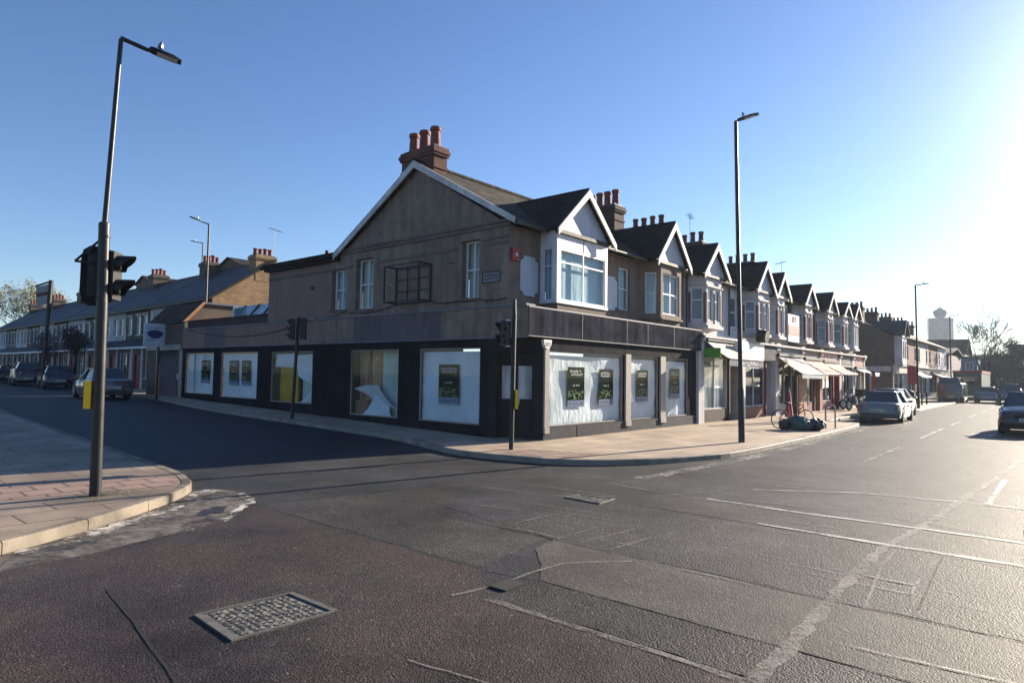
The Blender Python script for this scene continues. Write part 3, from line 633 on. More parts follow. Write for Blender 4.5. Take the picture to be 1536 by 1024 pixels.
# ground floor side
sw = [(1.68, 4.17, .46, 2.59), (5.14, 7.6, .46, 2.59), (9.84, 12.65, .70, 2.59), (13.68, 16.72, .74, 2.61), (17.38, 20.15, .80, 2.62)]
m = MB().wall((0, 1.35), UY, NS, 19.05, .05, 2.86, [(a - 1.35, b - 1.35, c, d) for a, b, c, d in sw], .10); m.build('shop_wall', 'navy_paint', C)
MB().box(-.05, 0.0, 2.86, .02, 20.4, 3.67).build('side_fascia', 'side_render', C)
m = MB().box(-.09, 0.0, 3.67, .3, 20.4, 3.71); m.box(-.055, 0, 2.82, 0, 20.4, 2.857); m.build('lead_capping', 'lead_sheet', C)
MB().box(0, 20.36, 0, 5, 20.4, 3.7).build('rear_wall', brick_dark, C)
# ground floor front
MB().box(0, -.02, 2.86, 10.45, .1, 3.66).build('fascia', 'slate_panel', C)
m = MB()
for x in (2.46, 4.95, 6.3, 8.2): m.box(x - .008, -.026, 2.87, x + .008, -.018, 3.65)
m.box(0, -.028, 3.62, 10.45, -.019, 3.66); m.box(0, -.028, 2.86, 10.45, -.019, 2.885); m.build('fascia_trim', M('zinc_trim', (.09, .09, .11), .5, .2, 4, metal=.4), C)
MB().box(.3, .1, 3.6, 10.45, .69, 3.655).build('fascia_roof', 'lead_sheet', C)
m = MB().wall((.72, .06), UX, NF, 9.58, .05, 2.86, [(.2, 4.15, .47, 2.52), (4.62, 6.48, .47, 2.52), (6.92, 8.78, .47, 2.52)], .08); m.build('shop_front_wall', 'navy_paint', C)
m = MB().box(.73, .02, .08, 5.3, .055, .45); m.box(5.31, .022, .08, 10.0, .056, .45); m.box(2.3, .012, .1, 3.1, .019, .44); m.build('stall_riser', 'stall_riser', C)
for x0, x1 in ((.74, .93), (4.93, 5.24), (7.24, 7.60)):
    MB().box(x0, -.01, .46, x1, .05, 2.56).box(x0 - .01, -.03, .3, x1 + .01, .052, .46).build('pilaster', 'taupe_paint', C)
MB().box(10.16, -.05, .06, 10.4, .2, 2.86).build('party_pillar', whitewall, C)
# chamfered entrance
v = Vector((.72, -1.35 + .0, 0)); L_ = math.hypot(.72, 1.29); u = ((.72) / L_, (-1.29) / L_); nn = (-(1.29) / L_, -.72 / L_)
m = MB().wall((0, 1.35), u, nn, L_, .05, 2.86, [(.22, L_ - .22, .14, 2.5)], .3); m.build('porch_wall', 'black_paint', C)
P0 = Vector((0, 1.35, 0)); U3 = Vector((u[0], u[1], 0)); N3 = Vector((nn[0], nn[1], 0))
def pt(a, z, d): return P0 + U3 * a + Vector((0, 0, z)) - N3 * d
def pb(mm, a0, a1, z0, z1, d0, d1): mm.hexa([pt(a0, z0, d0), pt(a1, z0, d0), pt(a1, z0, d1), pt(a0, z0, d1)], [pt(a0, z1, d0), pt(a1, z1, d0), pt(a1, z1, d1), pt(a0, z1, d1)])
m = MB(); pb(m, .24, L_ - .24, .15, 1.2, .2, .26); pb(m, .24, .32, 1.2, 2.1, .2, .26); pb(m, .70, .77, 1.2, 2.1, .2, .26); pb(m, L_ - .32, L_ - .24, 1.2, 2.1, .2, .26); pb(m, .24, L_ - .24, 2.1, 2.5, .2, .26)
pb(m, .34, .69, .3, 1.1, .185, .2); pb(m, .79, L_ - .34, .3, 1.1, .185, .2)
d = m.build('door', 'black_paint', C)
MB().poly(pt(.32, 1.2, .235), pt(.70, 1.2, .235), pt(.70, 2.1, .235), pt(.32, 2.1, .235)).poly(pt(.77, 1.2, .236), pt(L_ - .32, 1.2, .236), pt(L_ - .32, 2.1, .236), pt(.77, 2.1, .236)).build('door_pane', pane('frosted_pane', (.45, .50, .56), .25), d)
m = MB(); pb(m, .80, .83, 1.05, 1.2, .14, .19); m.build('handle', 'galvanised_steel', d)
MB().poly((0, 1.35, 2.855), (.72, .06, 2.855), (0, 0, 2.855)).build('porch_soffit', 'black_paint', C)
MB().poly((0, 0, 2.862), (0, 1.4, 2.862), (.8, .06, 2.862)).build('porch_ceiling', 'black_paint', C)
m = MB().prism([(.62, -.045, 2.8), (.98, -.045, 2.8), (.95, -.045, 2.66), (.86, -.045, 2.56), (.74, -.045, 2.56), (.65, -.045, 2.66)], (0, .09, 0)); a = m.build('alarm_box', 'white_paint', C)
glyphs(MB(), (.68, -.049, 2.62), (1, 0, 0), (0, 0, 1), .24, .12, 5, 2, 3).build('lettering', 'black_paint', a)
# shop windows: frame, glass, lining paper or what is left inside
def shopwin(P, u, n, a, b, c, d, lining, vb=(), frame='taupe_paint', fw=.035):
    fr = window(C, P, u, n, a, b, c, d, .07, fw, .045, vbars=vb, frame=frame, gmat='shop_glass', name='shop_window', bt=.018)
    if lining:
        P3 = Vector((P[0], P[1], 0)); U = Vector((u[0], u[1], 0)); N = Vector((n[0], n[1], 0)); m = MB(); nu, nz = 26, 20
        W_, H_ = b - a, d - c; drop = random.uniform(.02, .1); r = random.Random(int(a * 100)); ph = [r.uniform(0, 6) for _ in range(6)]
        def q(i, k):
            s, t = i / nu, k / nz; w = .012 * math.sin(7 * s + ph[0] + 3 * t) + .010 * math.sin(13 * s * t + ph[1] + 5 * t) + .008 * math.sin(19 * s - 7 * t + ph[2])
            return P3 + U * (a + .02 + (W_ - .04) * s) + Vector((0, 0, c + .01 + (H_ - .02 - drop) * t)) - N * (.115 + w + .02)
        for i in range(nu):
            for k in range(nz): m.poly(q(i, k), q(i + 1, k), q(i + 1, k + 1), q(i, k + 1))
        o = m.build('paper_lining', lining, fr, 180)
    return fr
def poster(par, P, u, n, a0, a1, z0, z1, dep, seed):
    P = Vector((P[0], P[1], 0)); U = Vector((u[0], u[1], 0)); N = Vector((n[0], n[1], 0)); Z = Vector((0, 0, 1)); at = lambda a, z, d: P + U * a + Z * z - N * d
    fl = -1 if n == NS else 1     # text runs left to right as seen from the street
    def R(mm, s0, s1, t0, t1, d):
        if fl < 0: s0, s1 = 1 - s1, 1 - s0
        x0, x1 = a0 + (a1 - a0) * s0, a0 + (a1 - a0) * s1; y0, y1 = z0 + (z1 - z0) * t0, z0 + (z1 - z0) * t1
        mm.poly(at(x0, y0, d), at(x1, y0, d), at(x1, y1, d), at(x0, y1, d))
    b = MB(); R(b, 0, 1, 0, 1, dep); po = b.build('poster', M('poster_green', (.018, .028, .016), .9, .15, 4, spec=0), par)
    b = MB(); R(b, 0, 1, 0, .17, dep - .002); b.build('poster_foot', M('poster_lilac', (.30, .33, .46), .9, .1, 4, spec=0), po)
    r = random.Random(seed); o = at(a0 if fl > 0 else a1, z0, dep - .003); ud = U * fl; w, h = a1 - a0, z1 - z0
    b = MB(); glyphs(b, o + ud * w * .12 + Z * h * .78, ud, Z, w * .76, h * .15, 9, 2, seed)
    glyphs(b, o + ud * w * .3 + Z * h * .52, ud, Z, w * .4, h * .045, 6, 1, seed + 1); b.build('poster_lettering', M('poster_white', (.6, .6, .62), .6, .05, 4), po)
    b = MB()
    for k in range(46): s, t = r.random() * .9, .19 + r.random() * .22; R(b, s, s + r.uniform(.03, .12), t, t + r.uniform(.008, .03), dep - .003)
    b.build('poster_picture', M('poster_picture', (.30, .38, .20), .9, .6, 30, spec=0), po)
    b = MB(); glyphs(b, o + ud * w * .06 + Z * h * .03, ud, Z, w * .88, h * .12, 12, 1, seed + 2); b.build('poster_small_print', M('poster_ink', (.03, .03, .06), .6, .1, 4), po)
fr = shopwin((0, 0), UY, NS, *sw[0], 'white_lining_paper'); poster(C, (0, 0), UY, NS, 2.56, 3.4, .98, 2.12, .078, 1)
fD = shopwin((0, 0), UY, NS, *sw[1], None); fC = shopwin((0, 0), UY, NS, *sw[2], None)
fB = shopwin((0, 0), UY, NS, *sw[3], 'white_lining_paper'); poster(C, (0, 0), UY, NS, 15.36, 16.1, 1.25, 2.26, .078, 4); poster(C, (0, 0), UY, NS, 14.35, 15.05, 1.25, 2.26, .078, 7)
fA = shopwin((0, 0), UY, NS, *sw[4], 'white_lining_paper', vb=(.68,)); poster(C, (0, 0), UY, NS, 17.9, 18.67, 1.28, 2.28, .078, 9)
fs = [(.92, 4.87, .47, 2.52), (5.34, 7.20, .47, 2.52), (7.64, 9.50, .47, 2.52)]
for a in fs: shopwin((0, .06), UX, NF, *a, 'white_window_film', frame='taupe_paint')
poster(C, (0, .06), UX, NF, 1.98, 2.82, .96, 2.10, .078, 12); poster(C, (0, .06), UX, NF, 3.6, 4.4, .97, 2.06, .078, 15)
poster(C, (0, .06), UX, NF, 5.86, 6.6, 1.03, 2.07, .078, 18); poster(C, (0, .06), UX, NF, 8.2, 8.95, 1.09, 2.15, .078, 21)
MB().box(8.25, .2, .49, 9.0, .26, .60).build('window_board', 'black_paint', C)
# what one sees through the two uncovered windows
inside = M('shop_interior', (.62, .56, .47), .9, .2, 1.2); och = M('ochre_board', (.62, .36, .04), .7, .25, 1.5, .1, 20); teal = M('pale_green_board', (.56, .68, .60), .8, .15, 1.2, streak=.2)
m = MB(); m.poly((2.6, 4.9, .1), (2.6, 13.2, .1), (2.6, 13.2, 2.8), (2.6, 4.9, 2.8)); m.poly((.03, 4.9, .1), (2.6, 4.9, .1), (2.6, 4.9, 2.8), (.03, 4.9, 2.8)); m.poly((.03, 13.2, .1), (2.6, 13.2, .1), (2.6, 13.2, 2.8), (.03, 13.2, 2.8)); m.poly((.03, 4.9, 2.8), (2.6, 4.9, 2.8), (2.6, 13.2, 2.8), (.03, 13.2, 2.8)); m.poly((.03, 8.7, .1), (2.6, 8.7, .1), (2.6, 8.7, 2.8), (.03, 8.7, 2.8))
m.poly((.1, 4.9, .42), (2.6, 4.9, .42), (2.6, 13.2, .42), (.1, 13.2, .42)); m.build('interior', inside, C)
def sheetfold(name, mat, pts, th, par, n=10, amp=.05, seed=1):
    r = random.Random(seed); a, b, c, d = [Vector(p) for p in pts]; m = MB(); nn = (b - a).cross(d - a).normalized(); ph = [r.uniform(0, 6) for _ in range(3)]
    def q(i, k): s, t = i / n, k / n; return a.lerp(b, s).lerp(d.lerp(c, s), t) + nn * amp * (math.sin(5 * s + ph[0]) + math.sin(4 * t + 3 * s + ph[1]))
    for i in range(n):
        for k in range(n): m.poly(q(i, k), q(i + 1, k), q(i + 1, k + 1), q(i, k + 1))
    return m.build(name, mat, par, 180)
m = MB()
for i in range(14):
    y = 7.62 - i * .085; m.tube([(.5 + .05 * (i % 3), y, .45), (.48 + .05 * (i % 2), y + .01, 2.6)], .05, 6)
m.build('hanging_drape', M('brown_drape', (.56, .33, .20), .85, .25, 3), C, 60)
m = MB().box(.42, 5.0, .45, .5, 5.75, 2.6).box(.43, 5.77, .45, .51, 6.4, 2.6); m.build('partition_board', teal, C)
sheetfold('fallen_paper', 'white_lining_paper', [(.14, 7.5, 1.35), (.16, 6.3, 1.45), (.3, 5.5, .75), (.5, 6.8, .9)], .01, C, amp=.05, seed=2)
sheetfold('fallen_paper', 'white_lining_paper', [(.14, 7.0, .48), (.16, 5.6, .46), (.3, 5.9, .8), (.45, 6.7, 1.15)], .01, C, amp=.04, seed=3)
m = MB().box(.2, 6.9, .45, .7, 7.55, .95); m.build('cardboard', M('cardboard', (.30, .17, .09), .85, .15, 2), C)
MB().box(.35, 11.3, .6, .42, 12.55, 2.1).build('ochre_panel', och, C)
sheetfold('hanging_paper', 'white_lining_paper', [(.14, 12.6, 2.5), (.14, 11.2, 2.52), (.16, 11.2, 2.0), (.16, 12.6, 2.02)], .01, C, amp=.02, seed=4)
sheetfold('hanging_paper', 'white_lining_paper', [(.14, 11.15, 2.45), (.14, 9.95, 2.5), (.25, 9.95, 1.3), (.2, 11.1, 1.7)], .01, C, amp=.05, seed=5)
sheetfold('hanging_paper', 'white_lining_paper', [(.2, 11.0, .75), (.2, 9.95, .72), (.15, 9.95, 1.45), (.3, 10.4, 1.0)], .01, C, amp=.04, seed=6)
MB().box(.5, 10.0, .6, .56, 11.2, 1.75).build('partition_board', teal, C)
MB().poly((.4, 10.0, .6), (.41, 12.6, .6), (.41, 12.6, .72), (.4, 10.0, .72)).build('window_ledge', 'white_paint', C)
# upper front
m = MB().wall((0, .69), UX, NF, 10.4, 3.6, 5.86, [(1.4, 3.92, 3.9, 5.86), (5.58, 6.32, 4.07, 5.5), (7.2, 9.3, 3.95, 5.86)], .14); m.build('front_wall', 'brown_render_front', C)
for a, b in ((-.02, 1.3), (4.0, 6.9)): MB().box(a, .64, 5.78, b, .7, 5.86).build('eaves_cornice', 'brown_render_front', C)
def octo(x0, x1, z0, z1, k=.14):
    y = .655; p = [(x0 + k, z0), (x1 - k, z0), (x1 - k, z0 + k * .6), (x1, z0 + k), (x1, z1 - k), (x1 - k, z1 - k * .6), (x1 - k, z1), (x0 + k, z1), (x0 + k, z1 - k * .6), (x0, z1 - k), (x0, z0 + k), (x0 + k, z0 + k * .6)]
    MB().prism([(a, y, b) for a, b in p], (0, .03, 0)).build('blank_panel', 'pale_panel', C)
octo(.45, 1.22, 4.02, 5.12); octo(4.2, 5.45, 4.0, 5.1)
window(C, (0, .69), UX, NF, 5.58, 6.32, 4.07, 5.5, .13, .05, .05, hbars=(.5,), back='net_curtain', name='sash_window', sill='brown_render_front')
# white box bay
MB().box(1.42, .12, 3.68, 3.9, .69, 3.88).build('bay_base', 'brown_render_front', C)
m = MB().box(1.36, .10, 5.42, 3.96, .69, 5.9).box(1.36, .69 - .0, 3.88, 1.37, .70, 5.42); m.box(1.34, .08, 3.86, 3.98, .69, 3.93); m.box(1.36, .10, 3.93, 1.50, .24, 5.42); m.box(3.84, .10, 3.93, 3.96, .24, 5.42); m.box(1.36, .6, 3.93, 1.46, .69, 5.42); m.box(3.86, .6, 3.93, 3.96, .69, 5.42)
m.build('box_bay', 'white_paint', C); MB().box(2.645, .092, 5.44, 2.66, .102, 5.88).build('bay_panel_joint', 'black_paint', C)
window(C, (0, .10), UX, NF, 1.50, 3.84, 3.93, 5.42, .06, .06, .05, vbars=(.5,), hbars=(.74,), back='net_curtain', name='bay_window')
window(C, (1.36, 0), UY, NS, .24, .6, 3.93, 5.42, .06, .05, .05, hbars=(.66,), back='net_curtain', name='bay_window', room=False)
bay_roof(C, 1.2, 4.12, .10, 5.9, 7.24, roof_dark, 'bargeboard_paint', 'pale_panel')
# canted bay
cb = [(7.04, .69), (7.42, .10), (8.98, .10), (9.42, .69)]
MB().prism([(7.1, .69, 3.66), (7.45, .14, 3.66), (8.95, .14, 3.66), (9.36, .69, 3.66)], (0, 0, .2)).build('bay_base', 'brown_render_front', C)
m = MB()
def edge(a, b): d = Vector((b[0] - a[0], b[1] - a[1])); l = d.length; return (d.x / l, d.y / l), (d.y / l, -d.x / l), l
for k, o in ((0, [(.16, .55, 4.05, 5.5)]), (1, [(.15, 1.41, 4.05, 5.5)]), (2, [(.16, .58, 4.05, 5.5)])):
    u, n, l = edge(cb[k], cb[k + 1]); o = [(p, min(q, l - .12), r, s) for p, q, r, s in o]; m.wall(cb[k], u, n, l, 3.84, 5.9, o, .09)
    window(C, cb[k], u, n, *o[0], .09, .05, .045, hbars=(.5,), vbars=(.5,) if k == 1 else (), back='net_curtain', name='bay_window', room=False)
m.build('canted_bay', 'brown_render_front', C); MB().prism([(6.98, .69, 3.86), (7.38, .04, 3.86), (9.02, .04, 3.86), (9.48, .69, 3.86)], (0, 0, .07)).build('bay_sill', 'painted_stone' if 0 else 'brown_render_front', C)
bay_roof(C, 6.93, 9.43, .10, 5.88, 7.32, roof_dark, 'bargeboard_paint', 'pale_panel')
# wall furniture
m = MB().box(.06, .60, 4.92, .34, .688, 5.27); a = m.build('alarm_box', redp, C)
m = MB().ball((.2, .59, 5.08), (.05, .03, .06)); m.build('alarm_badge', 'white_paint', a, 60)
m = MB().box(-.02, .98, 4.35, .0, 1.64, 4.66); a = m.build('street_sign', M('sign_grey', (.22, .22, .25), .6, .15, 3), C)
m = MB(); 
for q in ((.98, 1.64, 4.35, 4.375), (.98, 1.64, 4.635, 4.66), (.98, 1.005, 4.375, 4.635), (1.615, 1.64, 4.375, 4.635)): m.box(-.028, q[0], q[2], -.021, q[1], q[3])
m.build('sign_border', 'black_paint', a); glyphs(MB(), (-.024, 1.58, 4.40), (0, -1, 0), (0, 0, 1), .54, .2, 11, 2, 5).build('lettering', 'black_paint', a)
# empty sign cage
m = MB(); X0, X1, Y0, Y1, Z0, Z1 = -.5, -.04, 3.73, 5.3, 4.0, 5.1; r = .022
for y in (Y0, Y1):
    for z in (Z0, Z1): m.bar((X0, y, z), (X1, y, z), r, r)
for x in (X0, X1):
    for z in (Z0, Z1): m.bar((x, Y0, z), (x, Y1, z), r, r)
    for y in (Y0, Y1): m.bar((x, y, Z0), (x, y, Z1), r, r, (0, 1, 0))
for t in (.33, .66): m.bar((X1, Y0, Z0 + 1.1 * t), (X1, Y1, Z0 + 1.1 * t), .013, .013); m.bar((X1, Y0 + 1.57 * t, Z0), (X1, Y0 + 1.57 * t, Z1), .013, .013, (0, 1, 0))
m.build('sign_cage', 'black_metal', C)
m = MB()
def cable(m, pts, r=.013):
    P = [Vector(p) for p in pts]; K = []
    for a, b in zip(P, P[1:]):
        L = (b - a).length
        for k in range(8): t = k / 8; K.append(a.lerp(b, t) - Vector((0, 0, L * .05 * 4 * t * (1 - t))))
    K.append(P[-1]); m.tube(K, r, 5)
cable(m, [(-.03, .75, 3.9), (-.03, 1.8, 3.93), (-.03, 2.6, 3.92), (-.03, 3.7, 3.98)]); cable(m, [(-.03, 5.3, 3.98), (-.03, 8.0, 3.88), (-.03, 12.4, 3.82)]); cable(m, [(-.06, 9.5, 3.75), (-.06, 20.3, 3.78)], .02)
m.tube([(-.04, 2.7, 5.0), (-.2, 2.75, 5.02)], .01, 5); m.build('cable', 'black_metal', C)
MB().tube([(-.05, 9.9, 4.85), (-.12, 9.9, 4.82)], .06, 8).build('pipe_stub', 'sooty_terracotta', C)
# ---------------------------------------------------------------- the parade of shops beyond the corner block
def row_house(x0, x1, bx0, bx1, label, wall, trim, gable_z, fascia, fcol, stallm, kind='canted', pots=4, stack_side=1, win='blue_pane', flatz=5.86, roofm=None, gz_panel='pale_panel', accents=None, name='terraced_shop', yo=0, base=None, awn=None, stackmat=None, ac=None):
    H = thing(name, label, 'shop', ((x0 + x1) / 2, 4, KH), 'shops in the gabled parade'); rt = roofm or roof_dark
    x0 += .006; x1 -= .006; w = x1 - x0
    sx0, sx1 = (bx1 + .45, x1 - .35) if (x1 - bx1) > (bx0 - x0) else (x0 + .35, bx0 - .45)
    wins = [(sx0 - x0, min(sx1, sx0 + .8) - x0, 4.1, 5.45)] if sx1 - sx0 > .4 else []
    if wins and wins[0][1] <= wins[0][0] + .3: wins = []
    m = MB().wall((x0, .69), UX, NF, w, 3.5, 5.86, wins + [(bx0 - x0 + .05, bx1 - x0 - .05, 3.95, 5.8)], .12)
    m.poly((x1, .69, 0), (x1, 8.2, 0), (x1, 8.2, 5.86), (x1, .69, 5.86)); m.poly((x1, .69, 5.86), (x1, 8.2, 5.86), (x1, 4.42, 8.1)); m.build('front_wall', wall, H)
    for a, b, c, d in wins: window(H, (x0, .69), UX, NF, a, b, c, d, .1, .05, .05, hbars=(.5,), gmat=win, name='sash_window', sill=trim)
    m = MB(); slab(m, [(x0, .38, 5.84), (x1, .38, 5.84), (x1, 4.42, 8.2), (x0, 4.42, 8.2)]); slab(m, [(x0, 8.4, 5.84), (x1, 8.4, 5.84), (x1, 4.42, 8.2), (x0, 4.42, 8.2)])
    m.tube([(x0, 4.42, 8.28), (x1, 4.42, 8.28)], .09, 6); m.build('roof', rt, H)
    MB().tube([(x0 + .05, .33, 5.86), (x1 - .05, .33, 5.86)], .05, 6).build('gutter', 'black_metal', H, 40); MB().tube([(x0 + .1, .62, 5.8), (x0 + .1, .62, 3.7)], .04, 6).build('downpipe', 'black_metal', H, 40)
    if pots:
        a = x1 if stack_side > 0 else x0
        stack(H, a - .78, 3.4, a - .04, 5.2, 7.6, 8.75, pots, stackmat or brick_dark, pot_dark, 'x' if 0 else 'y', .55, r=.13)
    c = .38; cb = [(bx0, .69), (bx0 + c, .08), (bx1 - c, .08), (bx1, .69)]
    m = MB(); m2 = MB()
    for k in range(3):
        u, n, l = edge(cb[k], cb[k + 1])
        o = [(.13, l - .13, 4.1, 5.38)] if k != 1 else [(.12, l / 2 - .06, 4.1, 5.38), (l / 2 + .06, l - .12, 4.1, 5.38)]
        m.wall(cb[k], u, n, l, 3.9, 5.86, o, .09)
        for q in o:
            window(H, cb[k], u, n, *q, .085, .045, .045, hbars=(.62 if kind == 'canted' else .5,), gmat=win, name='bay_window')
            if accents:
                U, Nn = Vector((u[0], u[1], 0)), Vector((n[0], n[1], 0)); P = Vector((cb[k][0], cb[k][1], 0))
                for s in (q[0] - .1, q[1] + .015):
                    A = P + U * s + Nn * .012; B = P + U * (s + .085) + Nn * .012; m2.hexa([A + Vector((0, 0, 4.0)), B + Vector((0, 0, 4.0)), B - Nn * .05 + Vector((0, 0, 4.0)), A - Nn * .05 + Vector((0, 0, 4.0))], [A + Vector((0, 0, 5.2)), B + Vector((0, 0, 5.2)), B - Nn * .05 + Vector((0, 0, 5.2)), A - Nn * .05 + Vector((0, 0, 5.2))])
    m.build('bay', trim, H)
    if accents: m2.build('bay_pilasters', accents, H)
    m = MB().prism([(bx0 - .06, .69, 3.78), (bx0 + c - .04, .0, 3.78), (bx1 - c + .04, .0, 3.78), (bx1 + .06, .69, 3.78)], (0, 0, .13)); m.build('bay_sill', stone, H); m = MB().prism([(bx0 - .05, .69, 5.42), (bx0 + c - .03, .02, 5.42), (bx1 - c + .03, .02, 5.42), (bx1 + .05, .69, 5.42)], (0, 0, .07)); m.build('bay_cornice', stone, H)
    bay_roof(H, bx0 - .12, bx1 + .12, .08, 5.88, gable_z, rt, 'bargeboard_paint', gz_panel)
    # ground floor
    dx = x0 + w * .66; wl = x0 + .3
    for a in (x0, x1 - .24): MB().box(a, -.04, 0.06, a + .24, .69, 3.3).box(a, -.12, 3.2, a + .24, -.03, 3.55).build('shop_pilaster', stallm, H)
    MB().box(x0 + .24, -.02, 2.72, x1 - .24, .3, 3.38).build('fascia', fascia, H)
    m = MB().box(x0, -.2, 3.38, x1, .69, 3.47); m.box(x0 + .24, -.06, 2.66, x1 - .24, .0, 2.72); m.build('fascia_cornice', stone if fcol is None else fcol, H)
    m = MB().box(x0 + .24, .06, .06, dx, .3, .62); m.box(dx, .0, .06, dx + .1, .3, 2.72); m.box(dx + .1, .7, .06, x1 - .24, .75, 2.72); m.build('stall_riser', base or brick_dark, H)
    window(H, (x0, .1), UX, NF, .24, dx - x0, .62, 2.7, .05, .05, .05, vbars=(.5,), hbars=(.82,), frame=trim if trim != brownr else 'white_paint', gmat='dark_pane' if not ac else ac, name='shop_window')
    m = MB().box(dx + .12, .62, .1, x1 - .26, .68, 2.2); d = m.build('door', fascia, H); MB().poly((dx + .25, .61, .9), (x1 - .4, .61, .9), (x1 - .4, .61, 2.0), (dx + .25, .61, 2.0)).build('door_pane', 'dark_pane', d)
    text = MB(); glyphs(text, (x0 + .7, -.025, 2.86), (1, 0, 0), (0, 0, 1), w - 1.4, .36, 9, 1, int(x0 * 7)); text.build('fascia_lettering', 'poster_white', H)
    return H
def awning(par, x0, x1, zt, zb, out, mat, val=.18, vmat=None, y=-.05):
    m = MB(); n = 10
    for i in range(n):
        a, b = x0 + (x1 - x0) * i / n, x0 + (x1 - x0) * (i + 1) / n; s = .02 * math.sin(i * 1.7); s2 = .02 * math.sin((i + 1) * 1.7)
        m.poly((a, y, zt), (b, y, zt), (b, y - out * .5, (zt + zb) / 2 - .05 + s2), (a, y - out * .5, (zt + zb) / 2 - .05 + s)); m.poly((a, y - out * .5, (zt + zb) / 2 - .05 + s), (b, y - out * .5, (zt + zb) / 2 - .05 + s2), (b, y - out, zb), (a, y - out, zb))
    aw = m.build('awning', mat, par)
    v = MB(); n = int((x1 - x0) / .22)
    for i in range(n): a, b = x0 + (x1 - x0) * i / n, x0 + (x1 - x0) * (i + 1) / n; v.poly((a, y - out, zb), (b, y - out, zb), (b, y - out, zb - val * .8), ((a + b) / 2, y - out, zb - val), (a, y - out, zb - val * .8))
    v.build('valance', vmat or mat, aw)
    f = MB(); f.tube([(x0, y - out, zb), (x1, y - out, zb)], .025, 6); f.tube([(x0, y, zt - .5), (x0, y - out, zb)], .018, 5); f.tube([(x1, y, zt - .5), (x1, y - out, zb)], .018, 5); f.box(x0, y - .12, zt, x1, y + .03, zt + .14); f.build('awning_frame', 'black_metal', aw)
    return aw
h3 = row_house(10.42, 14.6, 10.75, 12.95, 'white gabled terraced shop with red pilasters and cream awning beside the corner block', whitewall, whitewall, 7.14, olive, stone, stone, accents=redbrown, pots=4, stack_side=1, win='blue_pane', ac='pale_pane')
awning(h3, 10.75, 14.3, 3.28, 2.58, .95, awn_cream, .3, M('blue_valance', (.05, .07, .11), .8, .3, 6))
t_ = MB(); glyphs(t_, (11.2, -1.006, 2.32), (1, 0, 0), (0, 0, 1), 2.4, .22, 9, 1, 31); t_.build('valance_lettering', 'pale_panel', h3)
MB().box(10.5, -.75, 2.62, 10.56, -.1, 2.98).build('green_panel', greenp, h3); MB().poly((10.53, -.12, 3.0), (10.53, -.95, 2.6), (10.53, -.12, 3.3)).build('awning_cheek', 'blue_pane', h3)
MB().box(12.9, -.55, 2.2 + .75, 13.5, -.3, 3.35).tube([(13.9, -.45, 3.1), (13.9, -.2, 3.1)], .3, 16).build('projecting_sign', 'white_paint', h3, 40)
h4 = row_house(14.6, 18.9, 16.35, 18.55, 'white rendered terraced shop with shuttered dark front, second past the corner block', whitewall, whitewall, 7.2, whitewall, stone, whitewall, accents=redbrown, stack_side=1, pots=4, base=redbrown)
MB().box(14.9, -.12, 2.7, 16.9, -.03, 3.4).build('white_sign_box', 'white_paint', h4); MB().box(16.95, -.10, 2.7, 18.6, -.03, 3.4).build('dark_signboard', 'stall_riser', h4)
m = MB().tube([(16.2, -.5, 3.7), (16.2, -.1, 3.75)], [.28, .3], 14); m.build('satellite_dish', 'black_metal', h4, 40)
h5 = row_house(18.9, 22.75, 18.98, 20.7, 'grey gabled terraced shop with faded striped awning and letting board', cream, whitewall, 7.0, M('grey_sign', (.20, .19, .17), .7, .2, 2), stone, stone, accents=redbrown, stack_side=1, pots=0, base=stone, gz_panel='cream_render', win='pale_pane')
awning(h5, 18.8, 22.5, 2.95, 2.12, 1.15, awn_grey, .25, M('striped_valance', (.36, .42, .42), .85, .3, 9))
MB().box(21.3, -.3, .1, 22.55, -.24, 2.05).build('plywood_board', wood, h5)
h6 = row_house(22.75, 26.1, 23.35, 25.3, 'terraced shop with pale pink awning and brown signboard under brick bay', brick_brn, stone, 6.95, M('pinkish_sign', (.30, .20, .17), .7, .2, 2), stone, wood, accents=redbrown, stack_side=1, pots=4, base=redbrown)
awning(h6, 22.9, 26.0, 2.88, 2.15, 1.1, awn_pink, .08)
h7 = row_house(26.1, 30.1, 27.65, 29.5, 'dark red fronted terraced shop with pink awning in the parade', brick_red, stone, 6.95, maroon, stone, maroon, accents=redbrown, stack_side=1, pots=0, base=maroon, gz_panel='white_render')
awning(h7, 26.3, 29.4, 2.82, 2.2, 1.1, awn_pink, .08)
h8 = row_house(30.1, 33.3, 31.15, 32.85, 'narrow terraced shop with low gable, last but one of the parade', cream, whitewall, 6.68, blackp, stone, whitewall, accents=redbrown, pots=0, base=blackp, gz_panel='brown_render_front')
h9 = row_house(33.3, 36.4, 33.75, 35.55, 'end terraced shop with tall white bay at the side street gap', brick_brn, whitewall, 6.82, redp, stone, stone, pots=0, base=stone, win='pale_pane')
awning(h9, 33.6, 36.2, 2.6, 2.3, .9, white, .2)
# letting board fixed to the fourth house
lb = thing('letting_board', 'white and red letting board on the upper wall of the grey awning shop', 'sign', (21.9, .3, 3.6))
MB().box(20.95, .1, 3.75, 22.7, .14, 5.15).build('board', 'pale_panel', lb); MB().box(20.96, .088, 4.12, 22.69, .1, 4.6).build('red_band', M('sign_red', (.50, .05, .06), .5, .08, 3), lb)
text_mesh('lettering', 'LET', 'sign_red', lb, (21.9, .085, 4.9), .42, (rad(90), 0, 0)); q = MB(); glyphs(q, (21.2, .085, 4.2), (1, 0, 0), (0, 0, 1), 1.2, .3, 9, 2, 6); q.build('small_lettering', 'poster_white', lb)
aerial(h4, 18.4, 4.2, 8.7, 1.6, 1.0, .3); aerial(h8, 32.9, 4.3, 8.7, 1.2, 1, .9)
